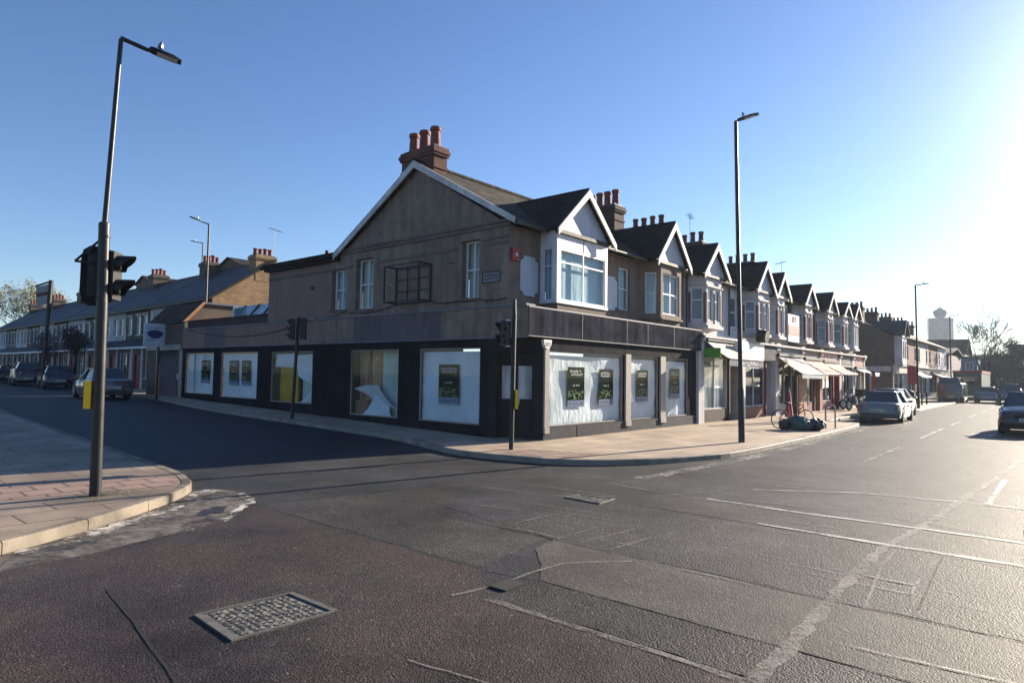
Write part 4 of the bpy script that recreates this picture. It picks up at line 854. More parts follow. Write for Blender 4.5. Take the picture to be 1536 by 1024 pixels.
# ---------------------------------------------------------------- the second row past the gap
def far_house(x0, x1, label, wall, bay=True, roofm=None, z=5.6, zt=7.6, awn=None, front='cream_render'):
    H = thing('terraced_shop', label, 'shop', ((x0 + x1) / 2, 4, KH), 'shops in the row past the gap'); x1 -= .01; w = x1 - x0
    m = MB().wall((x0, .5), UX, NF, w, 3.0, z, [(.5, 1.5, 3.7, 5.0), (w - 1.5, w - .5, 3.7, 5.0)], .1); m.poly((x0, .5, 0), (x0, 9, 0), (x0, 9, z), (x0, .5, z)); m.poly((x0, .5, z), (x0, 9, z), (x0, 4.6, zt)); m.build('wall', wall, H)
    for a, b in ((.5, 1.5), (w - 1.5, w - .5)): window(H, (x0, .5), UX, NF, a, b, 3.7, 5.0, .09, .06, .05, hbars=(.5,), gmat='blue_pane', name='window', sill='painted_stone')
    m = MB(); slab(m, [(x0, .2, z), (x1, .2, z), (x1, 4.6, zt), (x0, 4.6, zt)]); slab(m, [(x0, 9.2, z), (x1, 9.2, z), (x1, 4.6, zt), (x0, 4.6, zt)]); m.build('roof', roofm or slate_roof, H)
    stack(H, x1 - .8, 3.7, x1 - .05, 5.2, zt - .6, zt + 1.0, 4, brick_dark, pot_dark, 'y', .45)
    MB().box(x0 + .05, .3, 2.5, x1 - .05, .55, 3.1).build('fascia', front, H); MB().box(x0, .2, 3.1, x1, .6, 3.2).build('cornice', stone, H)
    window(H, (x0, .5), UX, NF, .3, w - 1.4, .6, 2.5, .0, .06, .05, vbars=(.5,), gmat='dark_pane', name='shop_window'); MB().box(x1 - 1.3, .44, .1, x1 - .3, .5, 2.4).build('door', redp if awn else whitewall, H)
    MB().box(x0, .48, .05, x1, .56, .6).box(x0, .47, .05, x0 + .28, .56, 2.5).box(x1 - .28, .47, .05, x1, .56, 2.5).build('stall_riser', stone, H)
    if awn: awning(H, x0 + .3, x1 - .3, 2.75, 2.3, 1.0, awn, .15, y=.3)
    return H
f1 = far_house(48.5, 54.0, 'brown brick end shop with white bay past the side street gap', brick_brn, z=5.6, awn=None)
m = MB().wall((49.2, -.1), UX, NF, 1.9, 3.3, 5.5, [(.3, .85, 3.7, 5.2), (1.05, 1.6, 3.7, 5.2)], .05).box(49.2, -.1, 3.2, 49.24, .5, 5.5).box(51.06, -.1, 3.2, 51.1, .5, 5.5).box(49.1, -.15, 3.2, 51.2, .5, 3.35).box(49.1, -.15, 5.45, 51.2, .5, 5.6); m.build('bay', whitewall, f1)
for a in (.3, 1.05): window(f1, (49.2, -.1), UX, NF, a, a + .55, 3.7, 5.2, .05, .04, .04, gmat='blue_pane', name='bay_window')
m = MB(); slab(m, [(48.9, -.35, 5.6), (50.15, -.35, 6.9), (50.15, 3.2, 6.9), (48.9, .6, 5.6)]); slab(m, [(51.4, -.35, 5.6), (50.15, -.35, 6.9), (50.15, 3.2, 6.9), (51.4, .6, 5.6)]); m.poly((49.05, -.12, 5.6), (51.25, -.12, 5.6), (50.15, -.12, 6.75)); m.build('bay_roof', slate_roof, f1)
MB().box(48.3, 2.0, .1, 48.49, 2.2, 3.0).box(48.42, .6, 2.6, 48.49, 6, 3.05).build('side_fascia', stone, f1)
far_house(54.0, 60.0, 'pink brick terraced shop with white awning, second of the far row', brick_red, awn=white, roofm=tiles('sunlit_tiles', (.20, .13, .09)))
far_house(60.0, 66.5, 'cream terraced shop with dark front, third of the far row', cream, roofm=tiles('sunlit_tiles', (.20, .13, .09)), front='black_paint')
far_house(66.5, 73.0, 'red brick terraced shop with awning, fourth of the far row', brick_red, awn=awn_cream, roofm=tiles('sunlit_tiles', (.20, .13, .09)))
far_house(73.0, 79.5, 'grey terraced shop at the far end of the second row', whitewall, roofm=slate_roof)
def block(name, label, cat, x0, y0, x1, y1, h, wall, roofm, gable=0, nwin=6, storeys=3, pan='blue_pane'):
    H = thing(name, label, cat, ((x0 + x1) / 2, (y0 + y1) / 2, 0)); wx = []; L = y1 - y0; sh = h / storeys
    for k in range(storeys):
        for i in range(nwin): a = L * (i + .25) / nwin; wx.append((a, a + L / nwin * .5, k * sh + sh * .35, k * sh + sh * .8))
    MB().wall((x0, y0), UY, NS, L, 0, h, wx, .15).poly((x0, y1, 0), (x1, y1, 0), (x1, y1, h), (x0, y1, h)).poly((x0, y0, 0), (x1, y0, 0), (x1, y0, h), (x0, y0, h)).poly((x1, y0, 0), (x1, y1, 0), (x1, y1, h), (x1, y0, h)).build('wall', wall, H)
    for a, b, c, d in wx: window(H, (x0, y0), UY, NS, a, b, c, d, .14, .08, .05, vbars=(.5,), gmat=pan, name='window')
    m = MB()
    if gable: slab(m, [(x0 - .3, y0 - .3, h), (x0 - .3, y1 + .3, h), ((x0 + x1) / 2, y1 + .3, h + gable), ((x0 + x1) / 2, y0 - .3, h + gable)], .15); slab(m, [(x1 + .3, y0 - .3, h), (x1 + .3, y1 + .3, h), ((x0 + x1) / 2, y1 + .3, h + gable), ((x0 + x1) / 2, y0 - .3, h + gable)], .15)
    else: m.box(x0 - .15, y0 - .15, h, x1 + .1, y1 + .1, h + .3)
    m.build('roof', roofm, H); return H
block('house', 'purple grey rendered block closing the far shop row', 'building', 84, .8, 96, 9, 5.2, M('mauve_render', (.16, .13, .16), .8, .2, .6), slate_roof, .9, 4, 2)
block('warehouse', 'plain blue grey building below the office tower at the street end', 'building', 101, -.6, 118, 5, 5.2, M('blue_cladding', (.12, .18, .26), .6, .15, .4), 'slate_panel', 0, 3, 2)
block('apartment_block', 'tall brown block at the right edge beyond the trees', 'building', 118, -14, 140, -3.4, 7.6, M('brown_block', (.14, .11, .10), .85, .2, .5), 'stall_riser', 0, 6, 3, 'dark_pane')
block('house', 'small white gabled house between the far row and the trees', 'house', 132, 4, 142, 13, 6.8, whitewall, roof_dark, 3, 3, 2)
# far office tower
T = thing('office_tower', 'pale blue glass tower with a crown on the skyline', 'tower', (470, 50.5, 0)); cx, cy, R = 470, 50.5, 6.6
gt = NT('tower_glass'); bw = gt.n('TexBrick'); gt.l(gt.wall_uv(), bw.inputs['Vector']); bw.inputs['Color1'].default_value = c4((.025, .045, .06)); bw.inputs['Color2'].default_value = c4((.04, .07, .09)); bw.inputs['Mortar'].default_value = c4((.08, .10, .11)); bw.inputs['Scale'].default_value = 1; bw.inputs['Brick Width'].default_value = 1.6; bw.inputs['Row Height'].default_value = 3.2; bw.inputs['Mortar Size'].default_value = .12; bw.offset = 0; gt.col(bw.outputs[0]); gt.b.inputs['Roughness'].default_value = .25
m = MB(); P = [(cx + R * math.cos(a) * (1 + .06 * (i % 2)), cy + R * math.sin(a) * (1 + .06 * (i % 2)), 0) for i, a in enumerate([2 * math.pi * k / 20 for k in range(20)])]; m.prism(P, (0, 0, 41)); m.build('shaft', gt.m, T)
m = MB().tube([(cx, cy, 41), (cx, cy, 41.8), (cx, cy, 42), (cx, cy, 45), (cx, cy, 46.3), (cx, cy, 46.5), (cx, cy, 47.6)], [2.2, 2.2, 3.0, 3.9, 3.2, 1.8, 1.3], 14); m.tube([(cx, cy, 47.5), (cx, cy, 49.3)], .25, 5); m.build('crown', M('tower_top', (.05, .055, .06), .7, .2, .3), T)
# ---------------------------------------------------------------- side street: shuttered shop with tiled mansard
Q = thing('shuttered_shop', 'low brick shop with tiled mansard roof and closed roller shutter up the side street', 'shop', (2.5, 22.4, .57))
m = MB().wall((.02, 20.42), UY, NS, 4.1, .4, 4.05, [(.7, 2.75, .57, 2.75)], .08); m.poly((.02, 24.52, .4), (5, 24.52, .4), (5, 24.52, 4.05), (.02, 24.52, 4.05)); m.build('wall', brick_brn, Q)
m = MB().wall((.9, 20.42), UX, NF, 8, 3.6, 4.95, [(1.35, 1.9, 4.45, 4.75)], .08); m.poly((.02, 20.42, 3.6), (.9, 20.42, 3.6), (.9, 20.42, 4.95), (.10, 20.42, 4.05)); m.build('end_wall', brown2 if 0 else M('tile_hung_wall', (.115, .085, .06), .9, .25, 1.4, .3, 20), Q)
MB().poly((2.3, 20.47, 4.47), (2.78, 20.47, 4.47), (2.78, 20.47, 4.73), (2.3, 20.47, 4.73)).build('small_window', 'pale_pane', Q)
m = MB(); slab(m, [(-.03, 20.36, 4.0), (-.03, 24.55, 4.0), (.88, 24.55, 5.0), (.88, 20.36, 5.0)]); m.build('mansard', tiles('brown_tiles', (.06, .05, .045)), Q)
MB().bar((-.06, 20.33, 4.02), (.86, 20.33, 5.03), .05, .06).build('verge', M('orange_verge', (.42, .19, .08), .8, .2, 4), Q)
MB().box(.85, 20.3, 4.96, 9, 24.6, 5.04).build('flat_roof', 'lead_sheet', Q)
m = MB()
for i in range(26): z = .58 + i * .083; m.prism([(.07, 21.14, z), (.045, 21.14, z + .042), (.07, 21.14, z + .081)], (0, 2.0, 0))
m.build('roller_shutter', M('shutter_grey', (.055, .06, .075), .5, .15, 3, metal=.4), Q)
MB().box(-.02, 20.44, .5, .06, 20.75, 2.9).box(-.02, 23.2, .5, .06, 23.36, 2.9).build('pilaster', 'taupe_paint', Q); MB().box(-.12, 20.44, 2.76, .1, 24.4, 3.02).build('shutter_box', 'taupe_paint', Q)
MB().box(-.02, 20.78, 1.4, .03, 20.95, 1.65).build('meter_box', 'painted_stone', Q)
ps_ = MB().box(-1.05, 22.15, 2.95, -.12, 22.23, 4.0); a = ps_.build('projecting_sign', 'pale_panel', Q)
MB().box(-.12, 22.16, 3.1, .02, 22.2, 3.15).box(-.12, 22.16, 3.8, .02, 22.2, 3.85).build('bracket', 'black_metal', a)
mm = MB(); mm.prism([(-.58 + .34 * math.cos(t) * (1 + .1 * math.sin(3 * t)), 22.14, 3.5 + .2 * math.sin(t)) for t in [6.283 * k / 18 for k in range(18)]], (0, -.008, 0)); mm.box(-.95, 22.14, 3.2, -.25, 22.146, 3.22).box(-.95, 22.14, 3.78, -.25, 22.146, 3.8); mm.build('emblem', M('navy_emblem', (.03, .03, .12), .6, .1, 3), a)
# brick parapet and rooflight over the single storey rear of the corner shop
MB().box(.12, 13.05, 3.72, .4, 20.3, 4.05).box(.08, 13.05, 4.05, .44, 20.3, 4.10).build('rear_parapet', brick_dark, C)
m = MB().prism([(.8, 14.0, 4.0), (.8, 17.4, 4.0), (1.4, 17.4, 4.75), (1.4, 14.0, 4.75)], (.05, 0, 0)); m.box(.8, 17.35, 3.8, 2.6, 17.45, 4.7); r_ = m.build('rooflight', 'pale_pane', C)
m = MB()
for y in (14.0, 15.1, 16.2, 17.4): m.bar((.78, y, 4.0), (1.38, y, 4.76), .03, .03)
m.build('glazing_bar', 'black_metal', r_); MB().box(.6, 13.1, 3.7, 4, 20.3, 3.95).build('rear_flat_roof', 'lead_sheet', C)
# ---------------------------------------------------------------- side street terrace
def sx(y): return 4.0 + .03 * (y - 30)
def terr_proto(label, wallm, gmat_):
    H = thing('terraced_house', label, 'house', (0, 0, .47), 'houses of the side street terrace'); w = 4.68
    ups = [(.5, 1.35, 4.15, 5.45), (1.75, 2.6, 4.15, 5.45), (3.4, 4.2, 4.2, 5.4)]
    m = MB().wall((0, 0), UY, NS, w, 3.4, 5.9, ups, .12); m.build('wall', wallm, H)
    for a in ups: window(H, (0, 0), UY, NS, *a, .1, .06, .05, hbars=(.5,), gmat=gmat_, name='sash_window', sill='painted_stone')
    m = MB()
    for a in ups: m.box(-.03, a[0] - .1, a[3], .01, a[1] + .1, a[3] + .2)
    m.build('lintel', stone, H)
    m = MB(); slab(m, [(-.3, 0, 5.85), (-.3, w, 5.85), (3.6, w, 8.45), (3.6, 0, 8.45)], .1); slab(m, [(7.5, 0, 5.85), (7.5, w, 5.85), (3.6, w, 8.45), (3.6, 0, 8.45)], .1); m.tube([(3.6, 0, 8.56), (3.6, w, 8.56)], .1, 6); m.build('roof', slate_roof, H)
    if wallm != brick_trc: MB().bar((-.3, w - .02, 5.96), (3.6, w - .02, 8.58), .05, .05).build('party_parapet', 'lead_sheet', H)
    MB().box(-.42, 0, 5.78, -.3, w, 5.88).build('gutter', 'black_metal', H)
    gf = [(.35, .75, 1.3, 2.9), (.95, 1.9, 1.3, 2.9), (2.1, 2.5, 1.3, 2.9), (3.3, 4.25, .6, 2.75)]
    m = MB().wall((-1, 0), UY, NS, w, .3, 3.25, gf, .15); m.build('ground_floor', brick_brn, H)
    for a in gf[:3]: window(H, (-1, 0), UY, NS, *a, .12, .06, .05, hbars=(.55,), gmat='dark_pane', name='bay_window', sill='painted_stone')
    MB().box(-.9, 3.3, .5, -.85, 4.25, 2.75).build('door', 'maroon_paint', H)
    m = MB(); slab(m, [(-1.12, 0, 3.25), (-1.12, w, 3.25), (0.0, w, 3.8), (0.0, 0, 3.8)], .06); m.build('lean_to_roof', slate_roof, H)
    MB().box(-1.2, 0, 3.14, -1.08, w, 3.27).build('white_gutter', white, H)
    m = MB().box(-1.04, 2.75, .4, -.98, 3.0, 3.14).box(-1.04, .02, .4, -.98, .22, 3.14); m.build('painted_pier', stone, H)
    return H
def wstack(H, n): 
    return stack(H, 2.7, 2.9, 3.8, 3.9, 7.5, 9.15, n, brick_trc, pot, 'x', .5, r=.12)
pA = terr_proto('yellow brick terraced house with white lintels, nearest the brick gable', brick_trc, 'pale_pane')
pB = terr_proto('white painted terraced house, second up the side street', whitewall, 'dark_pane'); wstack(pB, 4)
ordn = ['first', 'second', 'third', 'fourth', 'fifth', 'sixth', 'seventh', 'eighth', 'ninth', 'tenth', 'eleventh', 'twelfth']
for i in range(12):
    y = 26.15 + 4.7 * i; pr = pA if i % 2 == 0 else pB
    o = pr if i < 2 else copy_tree(pr)
    place(o, (sx(y + 2.3) + .0, y, .47), -.03)
    if i >= 2: o['label'] = ('yellow brick' if i % 2 == 0 else 'white painted') + ' terraced house, ' + ordn[i] + ' up the side street from the brick gable'
# gable end of the terrace, lit by the sun
G = thing('end_gable', 'sunlit yellow stock brick gable end of the side street terrace with corner chimney', 'building', (7, 26, .47), 'houses of the side street terrace')
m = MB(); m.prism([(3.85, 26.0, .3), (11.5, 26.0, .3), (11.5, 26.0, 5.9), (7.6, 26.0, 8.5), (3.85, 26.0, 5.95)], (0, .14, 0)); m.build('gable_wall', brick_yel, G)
stack(G, 6.35, 25.98, 7.6, 26.8, 7.2, 8.75, 4, brick_yel, pot, 'x', .42, r=.13)
MB().bar((3.6, 25.97, 5.85), (7.6, 25.97, 8.56), .1, .07).build('verge', 'dark_seam', G); aerial(G, 7.7, 26.4, 9, 1.6)
m = MB(); slab(m, [(3.9, 30.5, 7.5), (5.5, 30.5, 8.4), (5.5, 33, 8.4), (3.9, 33, 7.5)]); 
# rooftop dormers seen behind the ridge
for y, nm in ((31.0, 'nearer'), (45.5, 'farther')):
    D = thing('roof_dormer', f'{nm} brown rear dormer rising above the slate ridge of the side street terrace', 'dormer', (9.0, y, 7)); MB().prism([(7.9, y, 7.6), (7.9, y + 3, 7.6), (7.9, y + 3, 8.8), (7.9, y + 1.5, 9.35), (7.9, y, 8.8)], (2.4, 0, 0)).build('dormer_wall', M('tile_hung_wall', (.1, .08, .06)), D)
    m = MB(); slab(m, [(7.75, y - .15, 8.78), (7.75, y + 1.5, 9.42), (10.4, y + 1.5, 9.42), (10.4, y - .15, 8.78)]); slab(m, [(7.75, y + 3.15, 8.78), (7.75, y + 1.5, 9.42), (10.4, y + 1.5, 9.42), (10.4, y + 3.15, 8.78)]); m.build('dormer_roof', roof_dark, D)
# ---------------------------------------------------------------- lamp columns and signals
def lamp(name, label, base, top, head, r0=.09, r1=.05, group='street lamps', zmid=1.4, fat=None, metal=grey_metal, arm=True):
    b, t, h = Vector(base), Vector(top), Vector(head); H = thing(name, label, 'street lamp', base, group)
    m = MB(); d = (t - b)
    zs = (0, zmid / d.z, zmid / d.z + .012, 1) if not fat else (0, .01, .02, 1)
    m.tube([b + d * k for k in zs], [r0, r0 * .96, r1 * 1.25, r1] if not fat else [r1, r1, r1, r1 * .8], 14); m.build('column', metal, H, 40)
    if not fat: MB().obox(b + Vector((-.02 - r0 * .85, 0, .75)), (.01, r0 * .5, .28), math.atan2(h.y - t.y, h.x - t.x)).build('access_door', 'black_metal', H)
    u = (h - t); L = u.length; u.normalize(); side = Vector((-u.y, u.x, 0)).normalized(); s0 = .45 if arm else .08; 
    MB().tube([t + Vector((0, 0, -.1)), t + Vector((0, 0, .02)), t + u * L * s0], [r1 * .9, .035, .03], 8).build('arm', metal, H, 40)
    m = MB(); a = t + u * L * s0; e = t + u * L; w = .13; up = u.cross(side) * -1; w = .095
    if up.z < 0: up = -up
    P = [(0, .5, .03), (.12, .8, .036), (.7, 1, .034), (1, .7, .02)]; rings = []
    for k, ww, hh in P: c = a.lerp(e, k); rings.append([c - side * w * ww, c + side * w * ww, c + side * w * ww * .7 + up * hh * 1.6, c - side * w * ww * .7 + up * hh * 1.6])
    n0 = len(m.v)
    for R_ in rings: m.v += R_
    for k in range(3):
        for j in range(4): q = (j + 1) % 4; m.f.append((n0 + k * 4 + j, n0 + k * 4 + q, n0 + (k + 1) * 4 + q, n0 + (k + 1) * 4 + j))
    m.f += [(n0, n0 + 1, n0 + 2, n0 + 3), (n0 + 12, n0 + 13, n0 + 14, n0 + 15)]; hd = m.build('lamp_head', 'black_metal', H, 50)
    c = a.lerp(e, .3) + up * .1; MB().tube([c, c + up * .05, c + up * .1], [.04, .035, .012], 8).build('photocell', 'galvanised_steel', hd)
    c = a.lerp(e, .6); MB().hexa([c - side * w * .7 - u * .15, c + side * w * .7 - u * .15, c + side * w * .7 + u * .12, c - side * w * .7 + u * .12], [p + up * -.012 for p in (c - side * w * .7 - u * .15, c + side * w * .7 - u * .15, c + side * w * .7 + u * .12, c - side * w * .7 + u * .12)]).build('lens', 'pale_panel', hd)
    return H
lamp('street_lamp', 'tall black lamp column standing on top of the nearest signal post', (-10.0, -.51, 3.7), (-9.91, -.54, 6.5), (-9.18, -.78, 6.36), r1=.038, fat=True)
lamp('street_lamp', 'tall dark lamp column on the sunny pavement before the parade', (4.55, -3.84, .12), (4.5, -3.71, 9.0), (4.66, -4.3, 9.12), .088, .05, arm=False)
lamp('street_lamp', 'lamp column beyond the parked silver car at the side street gap', (35.88, -3.22, .12), (35.87, -3.15, 8.03), (35.98, -3.9, 8.1), .09, .05)
lamp('street_lamp', 'distant lamp column left of the bare trees', (61.7, -2.0, .1), (61.6, -2.0, 8.1), (61.8, -3.0, 8.15), .09, .05)
lamp('street_lamp', 'lamp column rising behind the roofs of the side street', (-.0, 18.6 + 1.9, .5), (.85, 20.3, 8.75), (-.25, 20.3, 8.95), .08, .05) if 0 else lamp('street_lamp', 'lamp column rising behind the roofs of the side street', (3.0, 24.9, .57), (3.0, 24.9, 9.75), (1.95, 24.85, 9.97), .09, .05)
lamp('street_lamp', 'farther lamp column whose head shows over the slate roofs', (10.3, 41.9, .4), (10.3, 41.9, 11.95), (9.5, 42.3, 12.05), .08, .045)
def signal_head(par, c, face, n=2, s=1.0, board=True, lens=('dark_lens', 'dark_lens', 'dark_lens')):
    """signal head centred at c facing direction face"""
    c = Vector(c); f = Vector((math.cos(face), math.sin(face), 0)); r = Vector((-f.y, f.x, 0)); up = Vector((0, 0, 1)); M('dark_lens', (.03, .035, .03), .3, .1, 3)
    h = .30 * n * s; m = MB(); ring = lambda d, w, z: [c - r * w + f * d - up * z, c + r * w + f * d - up * z, c + r * w + f * d + up * z, c - r * w + f * d + up * z]
    k = .11 * s
    m.hexa([c - r * k - f * .09 * s - up * h / 2, c + r * k - f * .09 * s - up * h / 2, c + r * k * 1.15 + f * .07 * s - up * h / 2, c - r * k * 1.15 + f * .07 * s - up * h / 2], [c - r * k - f * .09 * s + up * h / 2, c + r * k - f * .09 * s + up * h / 2, c + r * k * 1.15 + f * .07 * s + up * h / 2, c - r * k * 1.15 + f * .07 * s + up * h / 2]); hd = m.build('signal_head', 'black_metal', par)
    if board:
        P = []; W_, H_ = .2 * s, h / 2 + .12 * s
        for i in range(16): t = 2 * math.pi * i / 16; P.append(c + r * W_ * max(-1, min(1, 1.25 * math.cos(t))) + up * H_ * max(-1, min(1, 1.2 * math.sin(t))) + f * .02)
        MB().prism(P, f * .015).build('backing_board', 'black_paint', hd)
    for i in range(n):
        z = c + up * (h / 2 - .15 * s - .3 * s * i) + f * .07 * s; R_ = .1 * s
        MB().tube([z, z + f * .015], [R_, R_ * .96], 14).build('lens', lens[i], hd, 40)
        v = MB(); N = 14
        for j in range(N):
            t0, t1 = math.pi * (-.30 + 1.6 * j / N), math.pi * (-.30 + 1.6 * (j + 1) / N); l0, l1 = .2 * s * (.35 + .65 * max(0, math.sin(t0)) ** .5 if math.sin(t0) > 0 else .35), .2 * s * (.35 + .65 * max(0, math.sin(t1)) ** .5 if math.sin(t1) > 0 else .35)
            a0, a1 = (r * math.cos(t0) + up * math.sin(t0)) * R_ * 1.12, (r * math.cos(t1) + up * math.sin(t1)) * R_ * 1.12
            v.poly(z + a0, z + a1, z + a1 + f * l1, z + a0 + f * l0)
        v.build('visor', 'black_metal', hd, 60)
    return hd
def box_on(par, c, h, rz, mat='yellow_plastic', name='push_button_box'):
    return MB().obox(c, h, rz).build(name, mat, par)
rt = Vector((.76, -.65, 0)).normalized()
# nearest post: two lower-case heads seen from behind and the side
N = thing('traffic_signal', 'nearest signal post with visored heads and yellow push button box at the left kerb', 'traffic light', (-9.96, -.52, .12))
MB().tube([(-9.96, -.52, .1), (-9.96, -.52, .3), (-9.985, -.515, 2.9), (-10.0, -.51, 3.86), (-10.0, -.51, 3.88)], [.073, .073, .071, .071, .04], 20).build('post', grey_metal, N, 40)
for z in (2.78, 3.66): MB().tube([(-9.99, -.513, z), (-9.99, -.513, z + .03)], .077, 20).build('clamp_band', 'black_metal', N, 40)
nf = Vector((.65, .76, 0))
q_ = Vector((-9.99, -.513, 3.15)) + rt * .045 + nf * .16; signal_head(N, q_, math.atan2(rt.y, rt.x), 2, 1.12, board=False)
q_ = Vector((-9.99, -.513, 3.14)) - rt * .125 + nf * .12; signal_head(N, q_, math.atan2(nf.y, nf.x) + .35, 2, 1.0, board=True)
# camera-facing right direction is roughly (0.76,-0.65)
rt = Vector((.76, -.65, 0)).normalized()
pc = Vector((-9.99, -.513, 0)); m = MB(); A = pc + Vector((0, 0, 3.62)) - rt * .06; B = pc - rt * .36 + Vector((0, 0, 3.32)); D_ = pc - rt * .1 + Vector((0, 0, 3.30)); m.tube([A, B], .016, 6); m.tube([B, D_], .016, 6); m.build('bracket', 'black_metal', N)
bx_ = box_on(N, pc - rt * .105 + Vector((0, 0, 1.49)), (.045, .05, .19), math.atan2(rt.y, rt.x)); MB().obox(pc - rt * .165 + Vector((0, 0, 1.49)) + Vector((.65, .76, 0)) * .06, (.02, .05, .18), math.atan2(rt.y, rt.x)).build('button_housing', 'black_metal', bx_)
# middle post on the shop pavement
Mp = thing('traffic_signal', 'thin signal post in front of the ochre lit shop window', 'traffic light', (-1.5, 8.59, .31)); MB().tube([(-1.5, 8.59, .3), (-1.42, 8.52, 3.62)], [.055, .05], 14).build('post', 'black_metal', Mp, 40)
signal_head(Mp, (-1.58, 8.60, 3.22), rad(135), 3, .76, board=False); signal_head(Mp, (-1.30, 8.42, 3.25), rad(45), 3, .78, board=False)
# corner post
Tp = thing('traffic_signal', 'black signal post with yellow button box in front of the corner door', 'traffic light', (-1.5, -.76, .12)); MB().tube([(-1.5, -.76, .1), (-1.5, -.765, .5), (-1.48, -.78, 3.2), (-1.48, -.78, 3.62)], [.055, .055, .052, .036], 14).build('post', 'black_metal', Tp, 40)
MB().tube([(-1.48, -.78, 3.2), (-1.48, -.78, 3.23)], .062, 14).build('clamp_band', 'grey_metal' if 0 else grey_metal, Tp, 40)
signal_head(Tp, (-1.62, -.62, 2.82), rad(172), 2, .95, board=False); p0 = Vector((-1.58, -.68, 2.82)); MB().obox(p0, (.012, .055, .32), math.atan2(.65, .76)).build('white_backing_edge', 'white_paint', Tp)
bx_ = box_on(Tp, (-1.44, -.85, 1.28), (.035, .045, .22), -.7)
# banner post up the side street
Bp = thing('banner_post', 'leaning dark pole with a pale banner board up the side street', 'banner', (-.48, 40.07, .5))
MB().tube([(-.48, 40.07, .4), (-.25, 40.0, 7.55)], [.09, .14], 8).build('pole', 'black_metal', Bp, 40)
sheetfold('banner', M('banner_cloth', (.30, .33, .31), .8, .2, 1.5), [(-.95, 40.15, 5.75), (-.38, 40.05, 6.05), (-.25, 40.02, 7.35), (-1.02, 40.2, 7.02)], .01, Bp, 8, .02, 3)
MB().bar((-1.05, 40.2, 7.08), (-.22, 40.0, 7.5), .04, .06).build('top_bar', 'black_metal', Bp); MB().poly((-1.0, 40.13, 6.4), (-.3, 40.0, 6.62), (-.3, 40.0, 6.85), (-1.0, 40.13, 6.6)).build('banner_stripe', redbrown, Bp)
# thin post by the shuttered shop
o = thing('sign_post', 'thin dark post with small plates by the kerb before the roller shutter', 'post', (-1.0, 20.6, .57)); MB().tube([(-1.0, 20.6, .5), (-1.0, 20.6, 3.1)], .055, 8).build('pole', 'black_metal', o, 40); MB().box(-1.13, 20.54, 2.85, -.87, 20.57, 3.2).build('plate', 'pale_panel', o); MB().box(-1.08, 20.54, 2.3, -.9, 20.57, 2.6).build('plate', 'dark_pane', o)
